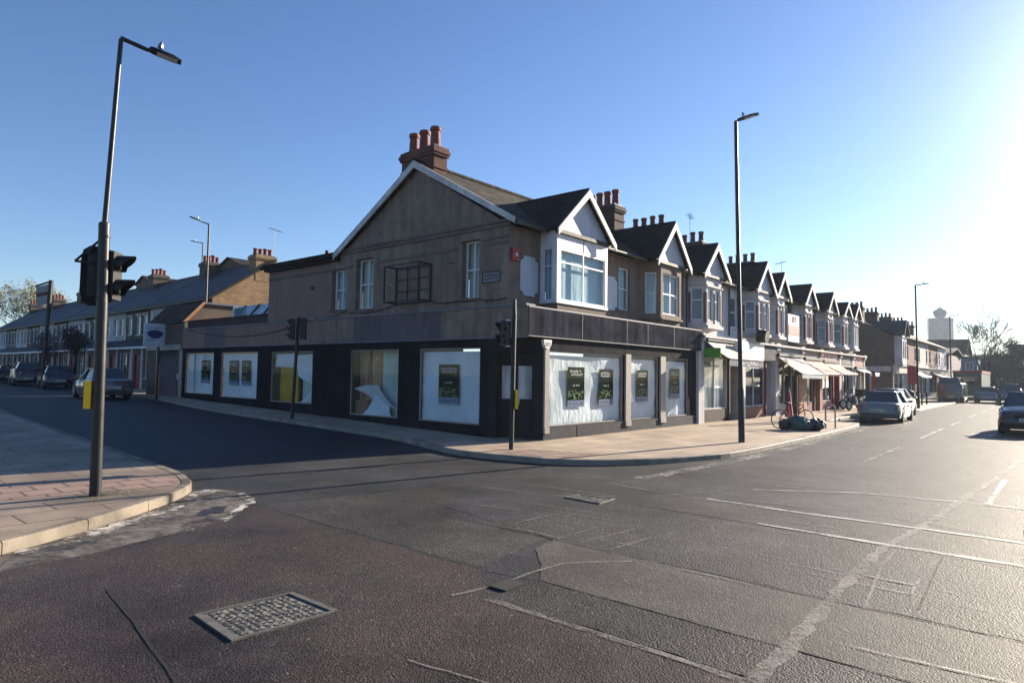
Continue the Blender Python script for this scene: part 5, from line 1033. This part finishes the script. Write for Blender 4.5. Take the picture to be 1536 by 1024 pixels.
# ---------------------------------------------------------------- cars
plate_w = M('plate_white', (.55, .55, .52), .5, .05, 4); plate_y = M('plate_yellow', (.50, .46, .30), .5, .05, 4)
lampw = M('headlamp_glass', (.55, .58, .62), .12, .2, 12, spec=.9); lampr = M('tail_lamp', (.45, .03, .03), .15, .3, 12, spec=.9); lampo = M('indicator_lamp', (.55, .20, .03), .2, .3, 12)
cglass = M('car_glass', (.016, .02, .025), .08, .2, 2, spec=.9)
def car(label, cat, paint, prof='sedan', L=4.5, Wd=1.78, Ht=1.43, name='parked_car', plate=plate_w, group=None):
    H = thing(name, label, cat, (0, 0, 0), group); hw = Wd / 2; xf, xr = L / 2, -L / 2; wf, wr = xf - .85, xr + .95; R = .315
    bh = Ht - .5   # belt height
    if prof == 'sedan': top = [(xr, .62), (xr + .06, .86), (xr + .25, bh + .01), (xr + 1.05, bh + .03), (-.2, bh + .0), (xf - 1.35, bh - .02), (xf - .5, bh - .14), (xf - .12, bh - .26), (xf, .5)]; gh = [(xr + .75, xr + 1.35), (xf - 1.25, xf - 1.95)]
    elif prof == 'hatch': top = [(xr, .62), (xr + .05, .9), (xr + .2, bh + .04), (-.2, bh + .0), (xf - 1.2, bh - .0), (xf - .4, bh - .14), (xf - .1, bh - .28), (xf, .5)]; gh = [(xr + .08, xr + .5), (xf - 1.05, xf - 1.8)]
    else: top = [(xr, .6), (xr + .03, .95), (xr + .12, bh + .05), (-.2, bh + .05), (xf - .9, bh + .02), (xf - .3, bh - .15), (xf - .05, bh - .35), (xf, .5)]; gh = [(xr + .04, xr + .2), (xf - .7, xf - 1.4)]
    def T(x):
        for (a, p), (b, q) in zip(top, top[1:]):
            if a <= x <= b: t = (x - a) / max(b - a, 1e-6); t = t * t * (3 - 2 * t) if q != p else t; return p + (q - p) * t
        return top[-1][1]
    def hwf(x): d = min(x - xr, xf - x); return hw * (1 - .16 * max(0, 1 - d / .45) ** 2) - (.03 if x > wf else 0)
    xs = sorted(set([xr + .001, xr + .05, xr + .12, xr + .25, xf - .25, xf - .12, xf - .05, xf - .001] + [round(xr + .2 + k * (L - .4) / 26, 3) for k in range(27)] + [w + R * 1.18 * math.cos(math.pi * k / 12) for w in (wf, wr) for k in range(13)]))
    m = MB(); n0 = 0; per = None
    for x in xs:
        zt = T(x); w = hwf(x); zb = .2 + (.08 if min(x - xr, xf - x) < .2 else 0); arch = 0
        for wx in (wf, wr):
            if abs(x - wx) <= R * 1.18: arch = max(arch, R + math.sqrt(max(0, (R * 1.18) ** 2 - (x - wx) ** 2)))
        zs = max(zb, arch); H1 = [(0, zs), (w * .80, zs), (w * .95, max(zb + .02, arch)), (w * .995, max(.42, arch + .01)), (w, max(.58, arch + .02)), (w * .975, zt - .16), (w * .93, zt - .05), (w * .84, zt), (w * .45, zt + .025), (0, zt + .03)]
        H1 = [(a, max(b, min(zs, zt - .02))) for a, b in H1]
        ring = [(x, a, b) for a, b in H1] + [(x, -a, b) for a, b in reversed(H1[1:-1])]; per = len(ring); m.v += [Vector(p) for p in ring]
    for i in range(len(xs) - 1):
        for j in range(per): q = (j + 1) % per; m.f.append((i * per + j, i * per + q, (i + 1) * per + q, (i + 1) * per + j))
    m.f += [tuple(range(per)), tuple(range((len(xs) - 1) * per, len(xs) * per))]; body = m.build('body', paint, H, 42)
    (rb, rtop), (fb, ftop) = gh; zb0 = bh - .02; zt = Ht - .03; g = MB()
    P = [(rb, hw * .80, zb0), (fb, hw * .82, zb0 - .02), (ftop, hw * .62, zt), (rtop, hw * .60, zt)]
    xm = (ftop + rtop) / 2; ring = lambda x, w, z: None
    lo = [(rb, -.80 * hw), (rb - .04, 0), (rb, .80 * hw), (0, .89 * hw), (fb, .80 * hw), (fb + .12, 0), (fb, -.80 * hw), (0, -.89 * hw)]; hi = [(rtop, -.56 * hw), (rtop - .03, 0), (rtop, .56 * hw), (xm, .64 * hw), (ftop, .58 * hw), (ftop + .07, 0), (ftop, -.58 * hw), (xm, -.64 * hw)]
    g.v = [Vector((a, b, zb0)) for a, b in lo] + [Vector((a, b, zt)) for a, b in hi]; g.f = [(j, (j + 1) % 8, 8 + (j + 1) % 8, 8 + j) for j in range(8)] + [tuple(range(8, 16))]; gg = g.build('windows', cglass, H, 30)
    r = MB(); hi2 = [(a, b * 1.04) for a, b in hi]; r.v = [Vector((a, b, zt - .02)) for a, b in hi2] + [Vector((a * .97 + xm * .03, b * .93, zt + .03)) for a, b in hi2] + [Vector((xm, 0, zt + .05))]
    r.f = [(j, (j + 1) % 8, 8 + (j + 1) % 8, 8 + j) for j in range(8)] + [(8 + j, 8 + (j + 1) % 8, 16) for j in range(8)]; r.build('roof', paint, H, 50)
    p = MB()
    for s in (-1, 1):
        for a, b, w_ in (((rb, .80), (rtop, .57), .05), ((fb, .81), (ftop, .59), .035)): p.bar((a[0], s * a[1] * hw, zb0), (b[0], s * b[1] * hw, zt), w_, .03, (1, 0, 0))
        p.bar((.0, s * .895 * hw, zb0), (-.02 + xm * .3, s * .655 * hw, zt), .045, .018, (1, 0, 0))
        p.bar((rtop, s * .575 * hw, zt), (xm, s * .655 * hw, zt + .0), .03, .02); p.bar((xm, s * .655 * hw, zt), (ftop, s * .59 * hw, zt), .03, .02)
    p.build('pillars', paint, H)
    for wx in (wf, wr):
        for s in (-1, 1):
            y = s * (hw - .11); w = MB(); w.tube([(wx, y - .1, R), (wx, y - .085, R), (wx, y + .085, R), (wx, y + .1, R)], [R * .93, R, R, R * .93], 24); wh = w.build('wheel', 'tyre_rubber', H, 40)
            q = MB(); ys = y + s * .088; q.tube([(wx, ys, R), (wx, ys + s * .018, R)], [R * .66, R * .62], 20)
            for k in range(5): a = 6.283 * k / 5; q.bar((wx + .05 * math.cos(a), ys + s * .026, R + .05 * math.sin(a)), (wx + R * .6 * math.cos(a), ys + s * .022, R + R * .6 * math.sin(a)), .022, .008, (0, 1, 0))
            q.build('rim', 'galvanised_steel', wh, 30)
    hz = .62 if prof != 'suv' else .8
    for s in (-1, 1):
        MB().hexa([(xf - .16, s * hw * .52, hz - .05), (xf - .04, s * hw * .52, hz - .06), (xf - .18, s * hw * .88, hz - .03), (xf - .42, s * hw * .93, hz + 0)], [(xf - .22, s * hw * .5, hz + .06), (xf - .08, s * hw * .52, hz + .06), (xf - .22, s * hw * .87, hz + .11), (xf - .46, s * hw * .92, hz + .12)]).build('headlight', lampw, H, 30)
        MB().hexa([(xr + .0, s * hw * .50, hz + .02), (xr + .15, s * hw * .50, hz + .02), (xr + .34, s * hw * .955, hz + .04), (xr + .05, s * hw * .84, hz + .02)], [(xr + .03, s * hw * .46, hz + .2), (xr + .17, s * hw * .46, hz + .2), (xr + .36, s * hw * .955, hz + .22), (xr + .07, s * hw * .86, hz + .22)]).build('tail_light', lampr, H, 30)
        MB().hexa([(fb - .28, s * hw * .9, bh - .02), (fb - .12, s * hw * .9, bh - .02), (fb - .14, s * hw * 1.12, bh), (fb - .26, s * hw * 1.12, bh)], [(fb - .28, s * hw * .9, bh + .08), (fb - .12, s * hw * .9, bh + .08), (fb - .15, s * hw * 1.12, bh + .12), (fb - .27, s * hw * 1.12, bh + .12)]).build('wing_mirror', paint, H, 30)
        for dx in (-.75, .22): MB().box(dx, s * hw * .975 - .01, bh - .17, dx + .18, s * hw * .975 + .02, bh - .14).build('door_handle', 'black_metal', H)
        sm = MB()
        for dx in (-.9, .12, .98): sm.box(dx, s * hw * .985 - .006, .34, dx + .012, s * hw * .985 + .016, bh - .1)
        sm.build('door_seam', 'black_paint', H)
    for x, s, pm in ((xr, -1, plate), (xf, 1, plate_w)):
        b = MB().box(x + s * .012 - .02, -.27, .48, x + s * .012 + .02, .27, .60); pl = b.build('number_plate', pm, H); q = MB(); glyphs(q, (x + s * .036, -.24 * s, .5), (0, s, 0), (0, 0, 1), .48, .08, 7, 1, 8); q.build('lettering', 'poster_ink', pl)
        MB().hexa([(x - s * .12, -hw * .9, .24), (x + s * .02, -hw * .75, .24), (x + s * .02, hw * .75, .24), (x - s * .12, hw * .9, .24)], [(x - s * .12, -hw * .91, .43), (x + s * .035, -hw * .76, .43), (x + s * .035, hw * .76, .43), (x - s * .12, hw * .91, .43)]).build('bumper', 'black_paint' if s > 0 else paint, H, 40)
    MB().box(xf - .03, -.4, .62, xf + .012, .4, .72).build('grille', 'black_paint', H)
    return H
silver = carpaint('silver_paint', (.06, .08, .11), .35, .3); dkblue = carpaint('dark_blue_paint', (.018, .024, .042), .3, .22); blackcar = carpaint('black_car_paint', (.010, .010, .012), .2, .2)
pewter = carpaint('pewter_paint', (.10, .10, .11), .5, .25); whitec = carpaint('white_car_paint', (.36, .33, .34), .1, .3); wine = carpaint('wine_paint', (.10, .015, .02), .3, .25)
ms = 'cars on the main road'; ss = 'cars parked up the side street'
place(car('silver blue saloon parked at the kerb in front of the parade, seen from behind', 'car', silver, 'sedan', 4.35, 1.74, 1.36, group=ms), (21.3, -4.15, .0), rad(1.5))
place(car('white hatchback parked just beyond the silver blue saloon', 'car', whitec, 'hatch', 4.1, group=ms), (27.2, -3.35, 0), 0)
place(car('dark hatchback with a lit looking headlamp driving towards the camera at the right edge', 'car', blackcar, 'hatch', 4.2, 1.85, 1.5, 'car', group=ms), (18.1, -9.55, 0), math.pi)
place(car('pale blue saloon driving away in the distance', 'car', silver, 'sedan', 4.5, name='car', group=ms), (60.5, -4.9, 0), 0)
place(car('dark people carrier right of the distant saloon', 'car', dkblue, 'suv', 4.6, 1.85, 1.75, 'car', group=ms), (62.5, -6.4, 0), .05)
place(car('dark van by the kerb before the red bus', 'van', blackcar, 'suv', 5.2, 1.95, 2.2, 'van', group=ms), (57.5, -2.6, 0), .02)
place(car('black car facing the camera behind the people carrier', 'car', blackcar, 'suv', 4.5, 1.8, 1.6, 'car', group=ms), (44, -9.2, 0), math.pi)
place(car('dark red car among the farthest traffic', 'car', wine, 'hatch', 4.2, name='car', group=ms), (80, -5.0, 0), 0)
place(car('pewter saloon nearest in the line parked up the side street', 'car', pewter, 'sedan', 4.5, 1.72, 1.38, group=ss, plate=plate_w), (-2.25, 23.6, .475), rad(84))
place(car('dark blue saloon second in the line parked up the side street', 'car', dkblue, 'sedan', 4.5, 1.78, 1.5, group=ss), (.55, 41.0, .475), rad(81.5))
place(car('tall black estate third in the line parked up the side street', 'car', blackcar, 'suv', 4.6, 1.85, 1.75, group=ss), (1.1, 50.5, .475), rad(81.5))
place(car('black hatchback fourth in the line parked up the side street', 'car', blackcar, 'hatch', 4.3, 1.8, 1.5, group=ss), (2.0, 60.0, .475), rad(81.5))
place(car('dark red car farthest in the line parked up the side street', 'car', wine, 'hatch', 4.2, 1.8, 1.5, group=ss), (3.4, 72, .475), rad(81.5))
# red single decker bus
B = thing('bus', 'red and dark green bus seen from behind at the far end of the road', 'bus', (72, -2.6, 0)); 
MB().box(68.5, -3.8, .4, 78, -1.4, 2.75).build('body', M('bus_green', (.03, .10, .06), .5, .15, 1), B); MB().box(68.4, -3.85, 2.75, 78, -1.35, 3.0).build('roof', redp, B); MB().box(68.44, -3.6, 1.5, 68.5, -1.6, 2.4).build('rear_window', cglass, B); MB().box(68.44, -3.7, .5, 68.5, -3.5, 1.3).box(68.44, -1.7, .5, 68.5, -1.5, 1.3).build('tail_light', lampr, B)
q = MB(); glyphs(q, (68.43, -1.9, 1.9), (0, -1, 0), (0, 0, 1), 1.4, .3, 6, 1, 9); q.build('lettering', 'poster_white', B)
for x in (70.3, 76):
    for y in (-3.7, -1.5): MB().tube([(x, y - .12, .5), (x, y + .12, .5)], .5, 18).build('wheel', 'tyre_rubber', B, 40)
# ---------------------------------------------------------------- two wheelers, bags, small street things
def motorbike(label, loc, rz, paint):
    H = thing('motorbike', label, 'motorbike', (0, 0, 0), 'motorbikes on the pavement')
    for x in (-.62, .62):
        w = MB(); P = [(x + .25 * math.cos(t), 0, .3 + .25 * math.sin(t)) for t in [6.283 * k / 18 for k in range(19)]]; w.tube(P, .055, 8, False); wh = w.build('wheel', 'tyre_rubber', H, 60); MB().tube([(x, -.03, .3), (x, .03, .3)], .2, 14).build('rim', 'galvanised_steel', wh, 40)
    MB().ball((.12, 0, .72), (.28, .14, .15)).ball((0, 0, .48), (.3, .14, .2)).ball((-.5, 0, .72), (.28, .12, .1)).build('body', paint, H, 60)
    MB().ball((-.3, 0, .8), (.36, .13, .07)).build('seat', 'black_paint', H, 60); m = MB(); m.tube([(.62, 0, .3), (.42, 0, .95)], .035, 6); m.tube([(.4, -.35, 1.02), (.44, 0, .95), (.4, .35, 1.02)], .018, 6); m.tube([(-.62, .08, .3), (-.1, .08, .4)], .04, 6); m.build('fork', 'galvanised_steel', H, 40)
    MB().ball((.5, 0, .86), (.09, .11, .1)).build('headlight', lampw, H, 60); MB().obox((-.72, 0, 1.0), (.2, .2, .2)).build('top_box', 'black_paint', H) ; MB().hexa([(.45, -.15, .95), (.45, .15, .95), (.43, .15, .95), (.43, -.15, .95)], [(.36, -.13, 1.25), (.36, .13, 1.25), (.34, .13, 1.25), (.34, -.13, 1.25)]).build('windscreen', 'pale_pane', H)
    return place(H, loc, rz)
motorbike('silver motorbike on the pavement beside the parked saloon', (28.4, -1.2, KH), rad(165), silver)
motorbike('dark motorbike behind the silver one on the pavement', (30.2, -.6, KH), rad(150), blackcar)
def bicycle(label, loc, rz, lean=0):
    H = thing('bicycle', label, 'bicycle', (0, 0, 0))
    for x in (-.5, .52):
        P = [(x + .32 * math.cos(t), 0, .34 + .32 * math.sin(t)) for t in [6.283 * k / 20 for k in range(21)]]; w = MB().tube(P, .02, 6, False).build('wheel', 'tyre_rubber', H, 60); s = MB()
        for k in range(8): a = 3.1416 * k / 8; s.tube([(x - .31 * math.cos(a), 0, .34 - .31 * math.sin(a)), (x + .31 * math.cos(a), 0, .34 + .31 * math.sin(a))], .003, 3)
        s.build('spokes', 'galvanised_steel', w)
    m = MB()
    for a, b in (((-.5, 0, .34), (-.08, 0, .32)), ((-.08, 0, .32), (-.22, 0, .85)), ((-.22, 0, .8), (.38, 0, .84)), ((-.08, 0, .32), (.4, 0, .78)), ((-.5, 0, .34), (-.2, 0, .78)), ((.38, 0, .92), (.52, 0, .34))): m.tube([a, b], .018, 6)
    m.build('frame', redp, H, 40); MB().ball((-.25, 0, .9), (.13, .07, .04)).build('saddle', 'black_paint', H, 60)
    MB().tube([(.3, -.28, .98), (.38, 0, .99), (.3, .28, .98)], .014, 6).tube([(.38, 0, .9), (.38, 0, .99)], .014, 6).build('handlebar', 'galvanised_steel', H, 40)
    o = place(H, loc, rz); o.rotation_euler = (lean, 0, rz); return o
bicycle('red bicycle standing behind the green bag pile', (10.95, -3.15, KH), rad(-38), .12)
def lump(name, label, cat, c, r, mat, seed, n=44, flat=.0):
    rr = random.Random(seed); m = MB(); c = Vector(c); r = Vector(r); ph = [rr.uniform(0, 6) for _ in range(6)]; nu, nv = n, n // 2; base = 0
    for i in range(nv + 1):
        th = math.pi * i / nv
        for j in range(nu):
            a = 2 * math.pi * j / nu; k = 1 + .12 * math.sin(3 * a + ph[0] + 2 * th) + .07 * math.sin(7 * a + ph[1] - 5 * th) + .05 * math.sin(11 * a + ph[2] + 9 * th) + .035 * math.sin(19 * a - 13 * th + ph[3]) + .03 * abs(math.sin(8 * th + 5 * a + ph[4]))
            sp = lambda v, e=.7: math.copysign(abs(v) ** e, v)
            m.v.append(c + Vector((r.x * math.sin(th) * sp(math.cos(a)) * k, r.y * math.sin(th) * sp(math.sin(a)) * k, max(-r.z, r.z * sp(math.cos(th), .8) * k))))
    for i in range(nv):
        for j in range(nu): q = (j + 1) % nu; m.f.append((i * nu + j, (i + 1) * nu + j, (i + 1) * nu + q, i * nu + q))
    o = m.build(name, mat, None, 50, (c.x, c.y, c.z - r.z)); return tag(o, label, cat)
lump('cloth_bundle', 'teal green bundle on the sunny pavement near the bicycle', 'bundle', (10.35, -3.6, KH + .22), (.27, .36, .22), M('teal_cloth', (.035, .10, .105), .6, .25, 4, .2, 20), 4)
b_ = lump('rubbish_bag', 'black bag with a white flap lying right of the teal bundle', 'bag', (10.7, -4.0, KH + .19), (.26, .28, .19), M('bin_bag', (.02, .02, .024), .35, .3, 6, .3, 20), 5)
sheetfold('white_flap', 'white_paint', [(10.45, -4.2, KH + .22), (10.5, -3.8, KH + .40), (10.72, -3.8, KH + .41), (10.68, -4.25, KH + .24)], .01, b_, 8, .02, 5)
lump('rubbish_bag', 'small dark bag heaped against the left of the teal bundle', 'bag', (10.1, -3.2, KH + .16), (.17, .2, .16), M('bin_bag', (.02, .02, .024)), 8)
o = MB(); P = [(12.05, -3.98, KH), (12.05, -3.98, .85), (12.07, -4.0, .93), (12.24, -4.2, .95), (12.28, -4.24, .86), (12.28, -4.24, KH)]; o.tube(P, .028, 8); tag(o.build('cycle_stand', steel, None, 50, (12.16, -4.1, KH)), 'steel hoop cycle stand by the kerb right of the bags', 'cycle stand')
o = MB().tube([(15.4, -1.9, KH), (15.4, -1.9, 1.95)], .1, 12).tube([(15.4, -1.9, 1.95), (15.4, -1.9, 2.0)], .11, 12); tag(o.build('post', 'black_metal', None, 40, (15.4, -1.9, KH)), 'thick dark post standing before the plywood board', 'post')
o = thing('parasol', 'folded dark red parasol standing left of the plywood board', 'parasol', (14.0, -2.1, KH)); MB().tube([(14.0, -2.1, KH), (14.0, -2.1, 1.6)], .02, 6).build('pole', 'black_metal', o); MB().tube([(14.0, -2.1, .35), (14.0, -2.1, .5), (14.0, -2.1, 1.2), (14.0, -2.1, 1.55)], [.17, .15, .07, .01], 9).build('canopy', 'maroon_paint', o, 40); MB().tube([(14, -2.1, KH), (14, -2.1, KH + .08)], .22, 14).build('base', 'stall_riser', o, 40)
o = thing('litter_bin', 'dark litter bin at the foot of the lamp beyond the parked cars', 'bin', (36.6, -2.6, KH)); MB().tube([(36.6, -2.6, KH), (36.6, -2.6, 1.0), (36.6, -2.6, 1.15), (36.6, -2.6, 1.25)], [.28, .3, .3, .12], 14).build('drum', 'black_metal', o, 40); MB().box(36.28, -2.78, .85, 36.33, -2.42, 1.0).build('opening', 'black_paint', o)
fl = MB(); flag = thing('feather_flag', 'red and white promotional banner on a pole outside the parade', 'flag', (34.0, -.9, KH)); MB().tube([(34, -.9, KH), (34, -.9, 2.6)], .03, 6).build('pole', 'galvanised_steel', flag); sheetfold('flag', redp, [(34, -.9, .8), (34.25, -1.15, .8), (34.2, -1.1, 2.4), (34, -.9, 2.55)], .01, flag, 6, .03, 4)
flag = thing('feather_flag', 'red and white banner outside the pink brick far shop', 'flag', (46.5, -.9, KH)); MB().tube([(46.5, -.9, KH), (46.5, -.9, 3.2)], .03, 6).build('pole', 'galvanised_steel', flag); sheetfold('flag', redp, [(46.5, -.9, 1.6), (46.8, -1.6, 1.6), (46.8, -1.6, 3.0), (46.5, -.9, 3.1)], .01, flag, 6, .03, 4)
for i, (x, y) in enumerate(((38.5, -2.4), (40.6, -2.4), (42.7, -2.4), (44.8, -2.4))):
    o = MB().tube([(x, y, KH), (x, y, .95), (x, y, 1.02), (x, y, 1.08)], [.06, .06, .075, .03], 10).build('bollard', 'black_metal', None, 40, (x, y, KH)); tag(o, ('nearest', 'second nearest', 'third nearest', 'farthest')[i] + ' of the black bollards past the gap by the kerb', 'bollard', 'bollards at the gap')
# ---------------------------------------------------------------- trees
def tree(name, label, base, h, spread, seed, bark, twig=None, leaves=None, levels=5, lean=(0, 0), r0=None, trunk=.35, leafn=0, lsize=.12, group=None, rmin=.006):
    rr = random.Random(seed); b = Vector(base); H = thing(name, label, 'tree', base, group); m = MB(); tw = MB(); tips = []; r0 = r0 or h * .022
    def grow(p, d, L, r, lev):
        n = 3; pts = [p]; q = p; dd = d
        for k in range(n): dd = (dd + Vector((rr.gauss(0, .10), rr.gauss(0, .10), rr.gauss(.03, .06)))).normalized(); q = q + dd * L / n; pts.append(q)
        rs = [r * (1 - .45 * k / n) for k in range(n + 1)]; (m if lev < 3 else tw).tube(pts, rs, 8 if lev == 0 else 5 if lev < 3 else 3, False)
        tips.extend(pts[1:] if lev >= 3 else [])
        if lev >= levels: return
        c = 3 if lev == 0 else rr.choice((3, 4)) if lev < 3 else rr.choice((3, 4))
        for k in range(c):
            a = 6.283 * (k + rr.random() * .6) / c; s = rr.uniform(.35, .8) if k else rr.uniform(.05, .3)
            o = dd.orthogonal().normalized(); o2 = dd.cross(o); nd = (dd + (o * math.cos(a) + o2 * math.sin(a)) * s * spread).normalized(); st = pts[-1] if k < 2 else pts[rr.choice((1, 2))]
            grow(st, nd, L * rr.uniform(.62, .82), max(rs[-1] * (.8 if k == 0 else .6), rmin), lev + 1)
    grow(b - Vector((0, 0, .1)), Vector((lean[0], lean[1], 1)).normalized(), h * trunk, r0, 0)
    m.build('trunk', bark, H, 60); tw.build('twigs', twig or bark, H, 60)
    if leafn:
        lf = MB()
        for _ in range(leafn):
            p = rr.choice(tips) + Vector((rr.gauss(0, .3), rr.gauss(0, .3), rr.gauss(0, .25))); a = Vector((rr.gauss(0, 1), rr.gauss(0, 1), rr.gauss(0, 1))).normalized() * lsize; c = a.orthogonal().normalized() * lsize * .5; lf.poly(p - a, p + c, p + a, p - c)
        lf.build('crown', leaves, H)
    return H
bark = M('bark', (.065, .055, .048), .9, .3, 2, .3, 20); olive_leaf = leaf('olive_leaf', (.12, .115, .035)); dark_leaf = leaf('dark_leaf', (.030, .026, .030)); ever = leaf('evergreen_leaf', (.038, .040, .026))
tree('bare_tree', 'tallest bare tree against the bright sky at the street end', (92, -1.6, 0), 12.2, 1.0, 11, bark, levels=6, trunk=.30, rmin=.022, group='bare trees at the street end')
tree('bare_tree', 'slighter bare tree right of the tallest one', (96, -4.9, 0), 9.3, 1.0, 5, bark, levels=6, trunk=.28, rmin=.024, group='bare trees at the street end')
tree('bare_tree', 'bare tree at the right edge of the photo', (100, -6.7, 0), 8.5, 1.1, 6, bark, levels=6, trunk=.26, rmin=.024, group='bare trees at the street end')
tree('bare_tree', 'small bare tree just left of the distant lamp', (112, 5, 0), 9.5, 1.0, 8, bark, levels=6, trunk=.26, rmin=.024, group='bare trees at the street end')
tree('bare_tree', 'low spreading bare tree directly above the distant traffic', (103, -3.2, 0), 8.0, 1.15, 41, bark, levels=6, trunk=.24, rmin=.024, group='bare trees at the street end')
tree('bare_tree', 'bare tree behind the blue grey warehouse roof', (124, 1.5, 0), 10.0, 1.1, 42, bark, levels=6, trunk=.24, rmin=.026, group='bare trees at the street end')
def bushy(name, label, base, h, w, seed, lf, n=2600, ls=.16, th=.3, group=None):
    rr = random.Random(seed); H = thing(name, label, 'tree', base, group); b = Vector(base); tb = MB(); tb.tube([b, b + Vector((.1, 0, h * th)), b + Vector((0, .1, h * .7))], [h * .03, h * .022, h * .01], 7); blobs = []
    for k in range(9): a = rr.uniform(0, 6.28); q = b + Vector((math.cos(a) * w * .32 * rr.random(), math.sin(a) * w * .32 * rr.random(), h * rr.uniform(th + .08, .88))); blobs.append((q, w * rr.uniform(.22, .36), h * rr.uniform(.12, .2))); tb.tube([b + Vector((0, 0, h * th)), q], [h * .012, .02], 5)
    tb.build('trunk', bark, H, 60); m = MB()
    for _ in range(n):
        q, rx, rz = rr.choice(blobs); d = Vector((rr.gauss(0, 1), rr.gauss(0, 1), rr.gauss(0, 1))).normalized() * rr.uniform(.55, 1.1) ; p = q + Vector((d.x * rx, d.y * rx, d.z * rz)); a = Vector((rr.gauss(0, 1), rr.gauss(0, 1), rr.gauss(0, 1))).normalized() * ls; c = a.orthogonal().normalized() * ls * .6; m.poly(p - a, p + c, p + a, p - c)
    m.build('crown', lf, H); return H
g_ = 'evergreens at the street end'
for i, (x, y, h, w, s) in enumerate(((108, .6, 6.6, 6.5, 1), (112, -2.3, 6.0, 6.5, 2), (106, -4.3, 5.0, 5.0, 3), (116, 3.2, 5.4, 6, 4), (95, -2.7, 3.6, 3.2, 5))):
    bushy('evergreen_tree', ('dense evergreen behind the tallest bare tree', 'dense evergreen right of the tallest bare tree', 'low evergreen in front of the brown block at the right', 'dense evergreen behind the blue grey warehouse', 'small rounded evergreen beside the distant traffic')[i], (x, y, 0), h, w, s, ever, 3200, .22, .12, g_)
tree('tree', 'tall tree with sparse olive leaves at the left edge beyond the terrace', (11.2, 97, .47), 17.0, .95, 21, bark, leaves=olive_leaf, levels=5, trunk=.28, leafn=6500, lsize=.15, rmin=.02)
tree('tree', 'lower leafy olive tree right of the tall one at the left edge', (13.5, 92, .47), 8.5, .9, 22, bark, leaves=olive_leaf, levels=5, trunk=.25, leafn=6000, lsize=.15)
bushy('small_tree', 'dark round headed small tree before the white gutters of the terrace', (1.6, 41.2, .5), 4.1, 2.2, 31, dark_leaf, 3000, .07, .55)
bushy('small_tree', 'purple brown small tree behind the banner pole', (3.0, 53, .5), 4.3, 2.2, 32, leaf('purple_leaf', (.07, .045, .055)), 1500, .07, .5)
bushy('hedge', 'low dark hedge far up the side street below the left trees', (8.5, 84, .47), 7.0, 6, 33, dark_leaf, 3000, .16, .1)
# ---------------------------------------------------------------- air
hz = MB().box(-402, -502, -1.2, 1402, 702, 62); ho = tag(hz.build('haze', (lambda t: t.m)(NT('haze_air'))), 'thin bright haze over the whole street', 'haze', kind='stuff')
t = bpy.data.materials['haze_air'].node_tree; t.nodes.remove(t.nodes['Principled BSDF']); pv = t.nodes.new('ShaderNodeVolumePrincipled'); pv.inputs['Color'].default_value = (.72, .85, 1, 1); pv.inputs['Density'].default_value = .0003; pv.inputs['Anisotropy'].default_value = .3
t.links.new(pv.outputs[0], t.nodes['Material Output'].inputs['Volume'])
